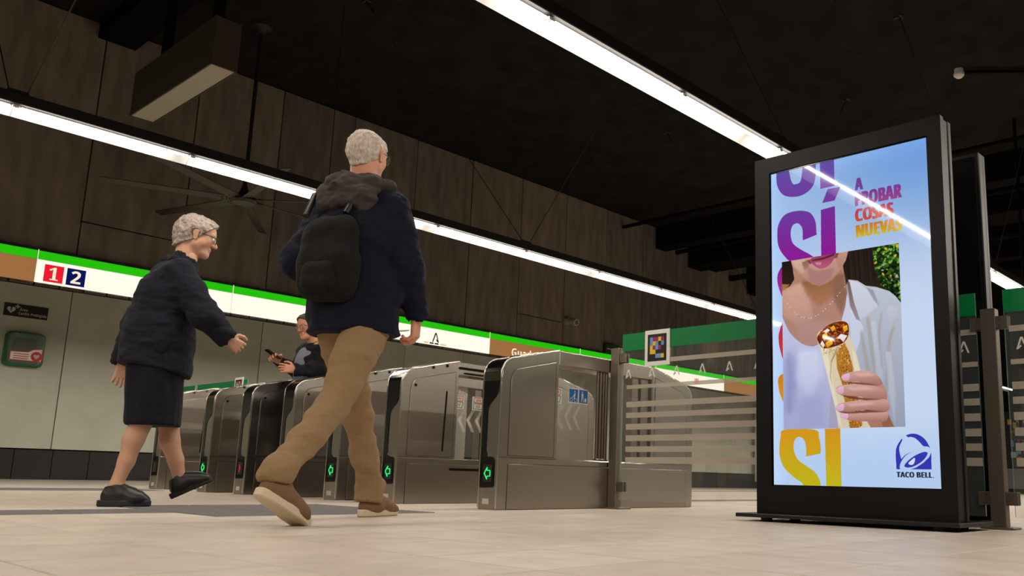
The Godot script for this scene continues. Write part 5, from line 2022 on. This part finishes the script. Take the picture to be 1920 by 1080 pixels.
func walking_man():
	var t := thing("person", "white-haired person seen from behind, in navy hooded coat and khaki trousers, striding", "person", Vector3(-3.42, 0, -2.1), 0.433)
	var hc := J(0.0, 1.648, 0.005)
	var hb := Basis(Vector3.UP, 0.06)
	var sh := [J(0.0, 1.39, 0.15), J(-0.01, 1.39, -0.155)]
	var el := [J(0.025, 1.13, 0.225), J(-0.1, 1.14, -0.24)]
	var wr := [J(0.16, 0.93, 0.222), J(0.08, 1.02, -0.22)]
	var hip := [J(-0.02, 0.88, 0.088), J(0.02, 0.88, -0.088)]
	var kn := [J(-0.235, 0.475, 0.095), J(0.235, 0.475, -0.092)]
	var an := [J(-0.565, 0.185, 0.1), J(0.385, 0.1, -0.09)]
	var ahead := Vector3(0, 0, -1)
	# the body: one surface with head and hands
	var acc := Acc.new()
	var f := Field.new(Vector3(-0.42, 0.0, -0.62), Vector3(0.42, 1.56, 0.72), 0.013)
	f.cap(J(0, 0.92, -0.07), J(0, 0.92, 0.07), 0.105, 0.105, 0.05)
	f.cap(J(0, 0.98, 0), J(0, 1.15, 0), 0.13, 0.13, 0.05, ahead, 0.8)
	f.cap(J(0, 1.22, -0.06), J(0, 1.22, 0.06), 0.12, 0.12, 0.05, ahead, 0.85)
	f.cap(J(0, 1.38, -0.13), J(0, 1.38, 0.13), 0.06, 0.06, 0.05)
	f.cap(J(0, 1.4, 0), J(0.0, 1.53, 0), 0.062, 0.058, 0.03)
	for k in 2:
		f.path([sh[k], el[k], wr[k]], [0.05, 0.04, 0.029], 0.03)
		f.path([hip[k], kn[k], an[k]], [0.07, 0.042, 0.034], 0.03)
	f.cap(an[0], J(-0.44, 0.06, 0.1), 0.036, 0.03, 0.02)
	f.cap(an[1], J(0.5, 0.055, -0.09), 0.036, 0.026, 0.02)
	f.into(acc)
	head_into(acc, hc, hb, J(-0.005, 1.45, 0), false)
	hand_into(acc, wr[0] + Vector3(0, -0.02, 0), J(0.1, -1.0, -0.06), J(0.0, 0, 1), J(1, 0.1, -0.2), 0.62, 1.02)
	hand_into(acc, wr[1], J(0.8, -0.4, 0.1), J(0, 0.3, -1), J(0.4, 1, 0), 0.5)
	inst("body", acc.mesh(), M.skin_man, t)
	hair_part(t, hc, hb, 0.009, 0.006, 0.07, M.hair_white, 61)
	glasses_part(t, hc, hb, M.lens_clear)
	face_bits(t, hc, hb)
	# trousers
	f = Field.new(Vector3(-0.3, 0.05, -0.56), Vector3(0.3, 1.02, 0.76), 0.0105)
	f.cap(J(0, 0.88, -0.075), J(0, 0.88, 0.075), 0.1, 0.1, 0.03)
	for k in 2:
		var mid: Vector3 = hip[k].lerp(kn[k], 0.5)
		f.path([hip[k] + Vector3(0, -0.03, 0), mid, kn[k], kn[k].lerp(an[k], 0.55), an[k] + Vector3(0, 0.02, 0)], [0.106, 0.088, 0.065, 0.056, 0.056], 0.03)
	# bunched cloth over the shoes
	f.cap(an[1] + J(-0.01, 0.035, 0.0), an[1] + J(0.012, 0.03, 0.0), 0.066, 0.064, 0.012)
	f.cap(an[1] + J(-0.01, -0.015, 0), an[1] + J(0.01, -0.01, 0), 0.062, 0.062, 0.01)
	f.cap(an[0] + J(0.02, 0.03, 0), an[0] + J(0.0, 0.01, 0), 0.064, 0.064, 0.015)
	f.fold(71, 0.015, Vector3(3, 6, 3))
	f.fold(72, 0.0065, Vector3(7, 17, 7))
	f.cut(an[1] + Vector3(0, -0.035, 0), Vector3(0, -1, 0.1))
	f.cut(an[0] + J(-0.03, -0.045, 0), J(-0.5, -1, 0))
	f.cut(J(0, 0.93, 0), Vector3.UP)
	soft_part("trousers", f, M.khaki, t)
	# coat with sleeves
	f = Field.new(Vector3(-0.44, 0.74, -0.34), Vector3(0.44, 1.56, 0.36), 0.0105)
	f.cap(J(-0.0, 0.76, 0), J(-0.005, 1.0, 0), 0.222, 0.208, 0.04, ahead, 0.8)
	f.cap(J(-0.005, 1.0, 0), J(-0.02, 1.24, 0), 0.205, 0.205, 0.04, ahead, 0.74)
	f.cap(J(-0.025, 1.24, -0.05), J(-0.025, 1.24, 0.05), 0.15, 0.15, 0.05, ahead, 0.95)
	f.cap(J(-0.02, 1.375, -0.115), J(-0.02, 1.375, 0.115), 0.085, 0.085, 0.05)
	f.cap(J(-0.01, 1.42, 0), J(-0.005, 1.5, 0), 0.1, 0.085, 0.05)
	for k in 2:
		f.path([sh[k], el[k], wr[k]], [0.086, 0.073, 0.056], 0.035)
	f.fold(73, 0.016, Vector3(4, 6, 4))
	f.fold(74, 0.007, Vector3(9, 20, 9))
	f.cut(J(0, 0.805, 0), Vector3.DOWN)
	for k in 2:
		var dd: Vector3 = wr[k] - el[k]
		# the cuff: cut only near the wrist by carving a ball beyond it
		f.cap(wr[k] + dd.normalized() * 0.055, wr[k] + dd.normalized() * 0.12, 0.062, 0.07, 0.004, Vector3.ZERO, 1.0, true)
	f.cap(J(0.03, 1.52, 0), J(0.0, 1.62, 0), 0.07, 0.09, 0.01, Vector3.ZERO, 1.0, true)
	soft_part("coat", f, M.navy, t)
	# hood lying round the neck, lighter inside
	f = Field.new(Vector3(-0.24, 1.32, -0.16), Vector3(0.24, 1.62, 0.24), 0.008)
	f.path([J(0.06, 1.445, -0.1), J(-0.01, 1.48, -0.125), J(-0.095, 1.475, -0.085), J(-0.125, 1.465, 0.0), J(-0.095, 1.475, 0.085), J(-0.01, 1.48, 0.125), J(0.06, 1.445, 0.1)], [0.032, 0.042, 0.05, 0.052, 0.05, 0.042, 0.032], 0.03)
	f.cap(J(-0.125, 1.4, -0.09), J(-0.125, 1.4, 0.09), 0.062, 0.062, 0.05)
	f.fold(75, 0.02, Vector3(9, 16, 9))
	soft_part("hood", f, M.hood, t)
	shoe_part(t, shoe_at(J(-0.665, 0.118, 0.1), J(-0.425, 0.008, 0.1)), 1.0, "suede")
	shoe_part(t, shoe_at(J(0.31, 0.001, -0.09), J(0.58, 0.001, -0.1)), -1.0, "suede")
	# backpack and the ticket in his hand: things he carries
	var bp := thing("backpack", "dark backpack hanging on the walking man's back over his left shoulder", "backpack", Vector3(-3.42, 0, -2.1), 0.433)
	f = Field.new(Vector3(-0.3, 0.8, 0.08), Vector3(0.22, 1.45, 0.42), 0.009)
	f.cap(J(-0.195, 1.0, -0.08), J(-0.195, 1.0, 0.045), 0.08, 0.08, 0.03, ahead, 0.85)
	f.cap(J(-0.19, 1.22, -0.065), J(-0.19, 1.22, 0.03), 0.09, 0.09, 0.05, ahead, 0.75)
	f.cap(J(-0.2, 1.1, -0.075), J(-0.2, 1.1, 0.045), 0.09, 0.09, 0.04, ahead, 0.8)
	f.fold(76, 0.012, Vector3(6, 6, 6))
	soft_part("bag", f, M.pack, bp)
	f = Field.new(Vector3(-0.25, 0.84, 0.2), Vector3(0.15, 1.18, 0.44), 0.009)
	f.cap(J(-0.255, 0.99, -0.06), J(-0.255, 0.99, 0.03), 0.04, 0.04, 0.03)
	f.cap(J(-0.255, 1.05, -0.06), J(-0.255, 1.05, 0.03), 0.036, 0.036, 0.04)
	soft_part("front_pocket", f, M.pack, bp)
	for s in [-1.0, 1.0]:
		var st := st_new()
		var lx: float = -0.05 + 0.1 * s
		tube(st, [J(-0.2, 1.31, lx), J(-0.13, 1.43, lx * 1.1), J(-0.03, 1.487, lx * 1.15), J(0.07, 1.44, lx * 1.15)], [0.014], 8)
		obj("strap", st, M.black, bp)
	var tk := thing("ticket", "slim pale green ticket held in the walking man's right hand", "ticket", Vector3(-3.42, 0, -2.1), 0.433)
	var st2 := st_new()
	box(st2, Vector3.ZERO, Vector3(0.054, 0.004, 0.1), 0.001, Transform3D(Basis(Vector3(1, 0, 0), 0.22) * Basis(Vector3(0, 1, 0), 0.35), J(0.155, 0.85, 0.155)))
	obj("card", st2, M.ticket, tk)


func walking_woman():
	var t := thing("person", "grey-haired person in profile, in dark quilted jacket and knee-length skirt, walking right", "person", Vector3(-5.09, 0, -1.95), -0.347)
	var hb := Basis(Vector3.RIGHT, -0.24)
	var hc := J(0.1, 1.525, 0.0)
	var sh := [J(0.03, 1.265, 0.155), J(0.0, 1.265, -0.155)]
	var el := [J(0.175, 1.035, 0.225), J(-0.15, 1.02, -0.22)]
	var wr := [J(0.3, 0.925, 0.2), J(-0.19, 0.785, -0.21)]
	var hip := [J(-0.05, 0.85, 0.085), J(-0.03, 0.85, -0.085)]
	var kn := [J(-0.05, 0.46, 0.09), J(0.07, 0.455, -0.085)]
	var an := [J(-0.15, 0.1, 0.085), J(0.165, 0.125, -0.085)]
	var ahead := Vector3(0, 0, -1)
	var acc := Acc.new()
	var f := Field.new(Vector3(-0.36, 0.0, -0.46), Vector3(0.36, 1.42, 0.36), 0.0125)
	f.cap(J(-0.05, 0.88, -0.07), J(-0.05, 0.88, 0.07), 0.115, 0.115, 0.05)
	f.cap(J(-0.04, 0.95, 0), J(-0.02, 1.08, 0), 0.125, 0.125, 0.05, ahead, 0.85)
	f.cap(J(0.0, 1.14, -0.05), J(0.0, 1.14, 0.05), 0.115, 0.115, 0.05, ahead, 0.9)
	f.cap(J(0.02, 1.26, -0.11), J(0.02, 1.26, 0.11), 0.055, 0.055, 0.05)
	f.cap(J(0.03, 1.27, 0), J(0.07, 1.4, 0), 0.06, 0.052, 0.03)
	for k in 2:
		f.path([sh[k], el[k], wr[k]], [0.046, 0.038, 0.027], 0.03)
		f.path([hip[k], kn[k] + Vector3(0, 0.02, 0), kn[k].lerp(an[k], 0.3) + J(-0.012, 0, 0), kn[k].lerp(an[k], 0.62), an[k]], [0.085, 0.055, 0.052, 0.04, 0.031], 0.02)
	f.cap(an[0], J(-0.06, 0.055, 0.088), 0.034, 0.028, 0.02)
	f.cap(an[1], J(0.235, 0.13, -0.085), 0.034, 0.026, 0.02)
	f.into(acc)
	head_into(acc, hc, hb, J(0.04, 1.3, 0), true)
	hand_into(acc, wr[0], J(0.8, -0.5, -0.1), J(0, 0.25, 1), J(0.4, 1, 0.1), 0.85, 0.94)
	hand_into(acc, wr[1], J(-0.05, -1, 0), J(0, 0, -1), J(1, 0, 0.1), 0.34, 0.94)
	inst("body", acc.mesh(), M.skin_woman, t)
	hair_part(t, hc, hb, 0.02, 0.011, 0.085, M.hair_grey, 81)
	glasses_part(t, hc, hb, M.lens_green)
	face_bits(t, hc, hb)
	# skirt
	f = Field.new(Vector3(-0.3, 0.36, -0.3), Vector3(0.3, 1.0, 0.34), 0.011)
	f.cap(J(-0.04, 0.88, -0.07), J(-0.04, 0.88, 0.07), 0.14, 0.14, 0.06)
	f.cap(J(-0.04, 0.86, 0), J(0.0, 0.36, 0), 0.19, 0.185, 0.05, ahead, 0.74)
	f.cap(J(-0.05, 0.7, 0.08), J(-0.03, 0.38, 0.09), 0.1, 0.105, 0.06)
	f.cap(J(0.0, 0.7, -0.08), J(0.03, 0.38, -0.085), 0.1, 0.105, 0.06)
	f.fold(82, 0.014, Vector3(7, 3, 7))
	f.cut(J(0, 0.43, 0), Vector3.DOWN)
	soft_part("skirt", f, M.navy_deep, t)
	# quilted jacket
	f = Field.new(Vector3(-0.4, 0.62, -0.46), Vector3(0.4, 1.42, 0.34), 0.0105)
	f.cap(J(-0.035, 0.68, 0), J(-0.03, 0.95, 0), 0.222, 0.206, 0.05, ahead, 0.88)
	f.cap(J(-0.035, 0.95, 0), J(0.01, 1.16, 0), 0.2, 0.19, 0.05, ahead, 0.82)
	f.cap(J(-0.015, 1.15, -0.06), J(-0.015, 1.15, 0.06), 0.14, 0.14, 0.06)
	f.cap(J(0.02, 1.26, -0.11), J(0.02, 1.26, 0.11), 0.085, 0.085, 0.06)
	f.cap(J(0.02, 1.28, 0), J(0.05, 1.36, 0), 0.1, 0.078, 0.04)
	for k in 2:
		f.path([sh[k], el[k], wr[k]], [0.088, 0.078, 0.06], 0.035)
	f.fold(83, 0.015, Vector3(4, 6, 4))
	f.fold(84, 0.006, Vector3(9, 24, 9))
	f.cut(J(-0.2, 0.765, 0), J(-0.18, -1, 0))
	for k in 2:
		var dd: Vector3 = (wr[k] - el[k]).normalized()
		f.cap(wr[k] + dd * 0.052, wr[k] + dd * 0.11, 0.066, 0.07, 0.004, Vector3.ZERO, 1.0, true)
	f.cap(J(0.08, 1.4, 0), J(0.1, 1.5, 0), 0.066, 0.09, 0.008, Vector3.ZERO, 1.0, true)
	soft_part("jacket", f, M.quilt, t)
	f = Field.new(Vector3(-0.16, 1.26, -0.2), Vector3(0.16, 1.46, 0.14), 0.008)
	f.path([J(0.12, 1.3, -0.03), J(0.075, 1.33, -0.075), J(0.0, 1.355, -0.07), J(-0.035, 1.365, 0.0), J(0.0, 1.355, 0.07), J(0.075, 1.33, 0.075), J(0.12, 1.3, 0.03)], [0.02, 0.024, 0.028, 0.03, 0.028, 0.024, 0.02], 0.015)
	soft_part("collar", f, M.black_cloth, t)
	shoe_part(t, shoe_at(J(-0.235, 0.001, 0.088), J(0.0, 0.001, 0.09)).scaled_local(Vector3(0.88, 1.12, 0.76)), 1.0, "black")
	shoe_part(t, shoe_at(J(0.115, 0.028, -0.085), J(0.30, 0.125, -0.085)).scaled_local(Vector3(0.86, 1.08, 0.7)), -1.0, "black")


func third_person():
	var t := thing("person", "person with glasses and open black jacket walking through the gates, looking down at a phone", "person", Vector3(-7.024, 0, -3.95), PI)
	var hb := Basis(Vector3.UP, 0.2) * Basis(Vector3.RIGHT, -0.28)
	var hc := J(0.075, 1.46, 0.0)
	var sh := [J(0.0, 1.245, 0.155), J(0.0, 1.245, -0.155)]
	var el := [J(0.03, 1.07, 0.18), J(0.02, 1.07, -0.18)]
	var wr := [J(0.24, 1.14, 0.15), J(0.235, 1.05, -0.13)]
	var hip := [J(0, 0.83, 0.08), J(0, 0.83, -0.08)]
	var kn := [J(-0.05, 0.44, 0.085), J(0.14, 0.45, -0.085)]
	var an := [J(-0.2, 0.1, 0.085), J(0.17, 0.085, -0.085)]
	var ahead := Vector3(0, 0, -1)
	var acc := Acc.new()
	var f := Field.new(Vector3(-0.34, 0.0, -0.4), Vector3(0.34, 1.38, 0.36), 0.013)
	f.cap(J(0, 0.87, -0.07), J(0, 0.87, 0.07), 0.11, 0.11, 0.05)
	f.cap(J(0, 0.94, 0), J(0, 1.06, 0), 0.12, 0.12, 0.05, ahead, 0.85)
	f.cap(J(0.0, 1.12, -0.05), J(0.0, 1.12, 0.05), 0.11, 0.11, 0.05, ahead, 0.9)
	f.cap(J(0.0, 1.24, -0.11), J(0.0, 1.24, 0.11), 0.05, 0.05, 0.05)
	f.cap(J(0.0, 1.25, 0), J(0.02, 1.38, 0), 0.056, 0.052, 0.03)
	for k in 2:
		f.path([sh[k], el[k], wr[k]], [0.044, 0.037, 0.027], 0.03)
		f.path([hip[k], kn[k], an[k]], [0.085, 0.056, 0.036], 0.03)
		f.cap(an[k], an[k] + J(0.09, -0.045, 0), 0.034, 0.028, 0.02)
	f.into(acc)
	head_into(acc, hc, hb, J(0.0, 1.28, 0), true)
	hand_into(acc, wr[0], J(0.75, 0.4, -0.3), J(0.2, -0.6, 0.7), J(0.3, 0.6, -0.6), 0.5, 0.94)
	hand_into(acc, wr[1], J(0.9, 0.1, 0.35), J(0.2, 0.1, -1), J(0.1, 1, 0.1), 0.4, 0.94)
	inst("body", acc.mesh(), M.skin_dark, t)
	hair_part(t, hc, hb, 0.013, 0.008, 0.08, M.hair_dark, 91)
	glasses_part(t, hc, hb, M.lens_clear)
	face_bits(t, hc, hb)
	f = Field.new(Vector3(-0.24, 0.06, -0.36), Vector3(0.24, 0.98, 0.36), 0.012)
	f.cap(J(0, 0.87, -0.07), J(0, 0.87, 0.07), 0.125, 0.125, 0.05)
	for k in 2:
		f.path([hip[k], kn[k], an[k]], [0.11, 0.08, 0.066], 0.04)
	f.fold(92, 0.016, Vector3(9, 15, 9))
	f.cut(J(0, 0.07, 0), Vector3.DOWN)
	soft_part("trousers", f, M.navy_deep, t)
	f = Field.new(Vector3(-0.24, 0.8, -0.26), Vector3(0.24, 1.34, 0.22), 0.011)
	f.cap(J(0.01, 0.86, 0), J(0.02, 1.14, 0), 0.165, 0.155, 0.05, ahead, 0.88)
	f.cap(J(0.015, 1.22, -0.08), J(0.015, 1.22, 0.08), 0.07, 0.07, 0.05)
	f.cut(J(0, 0.84, 0), Vector3.DOWN)
	soft_part("shirt", f, M.shirt, t)
	f = Field.new(Vector3(-0.34, 0.7, -0.34), Vector3(0.34, 1.38, 0.26), 0.0105)
	f.cap(J(-0.02, 0.74, 0), J(-0.01, 1.14, 0), 0.2, 0.185, 0.05, ahead, 0.84)
	f.cap(J(-0.0, 1.24, -0.11), J(-0.0, 1.24, 0.11), 0.08, 0.08, 0.06)
	for k in 2:
		f.path([sh[k], el[k], wr[k]], [0.076, 0.064, 0.05], 0.035)
	f.fold(93, 0.02, Vector3(7, 10, 7))
	f.cap(J(0.26, 0.7, 0.0), J(0.19, 1.24, 0.0), 0.14, 0.085, 0.01, Vector3.ZERO, 1.0, true)
	f.cut(J(0, 0.76, 0), Vector3.DOWN)
	for k in 2:
		var dd: Vector3 = (wr[k] - el[k]).normalized()
		f.cap(wr[k] + dd * 0.05, wr[k] + dd * 0.11, 0.056, 0.062, 0.004, Vector3.ZERO, 1.0, true)
	soft_part("jacket", f, M.black_cloth, t)
	f = Field.new(Vector3(-0.2, 1.16, -0.16), Vector3(0.2, 1.42, 0.16), 0.009)
	f.path([J(0.07, 1.22, -0.09), J(0.0, 1.29, -0.1), J(-0.06, 1.31, -0.04), J(-0.06, 1.31, 0.04), J(0.0, 1.29, 0.1), J(0.07, 1.22, 0.09)], [0.035, 0.045, 0.05, 0.05, 0.045, 0.035], 0.03)
	f.fold(94, 0.02, Vector3(14, 18, 14))
	soft_part("scarf", f, M.beige, t)
	shoe_part(t, shoe_at(an[0] + J(-0.06, -0.06, 0), an[0] + J(0.16, -0.095, 0)), 1.0, "black")
	shoe_part(t, shoe_at(an[1] + J(-0.06, -0.083, 0), an[1] + J(0.2, -0.083, 0)), -1.0, "black")
	var ph := thing("phone", "dark phone held in the hand of the person behind the gates", "phone", Vector3(-7.024, 0, -3.95), PI)
	var st := st_new()
	box(st, Vector3.ZERO, Vector3(0.07, 0.009, 0.145), 0.003, Transform3D(Basis(Vector3.RIGHT, 0.5), J(0.325, 1.19, 0.105)))
	obj("phone_body", st, M.gloss_black, ph)
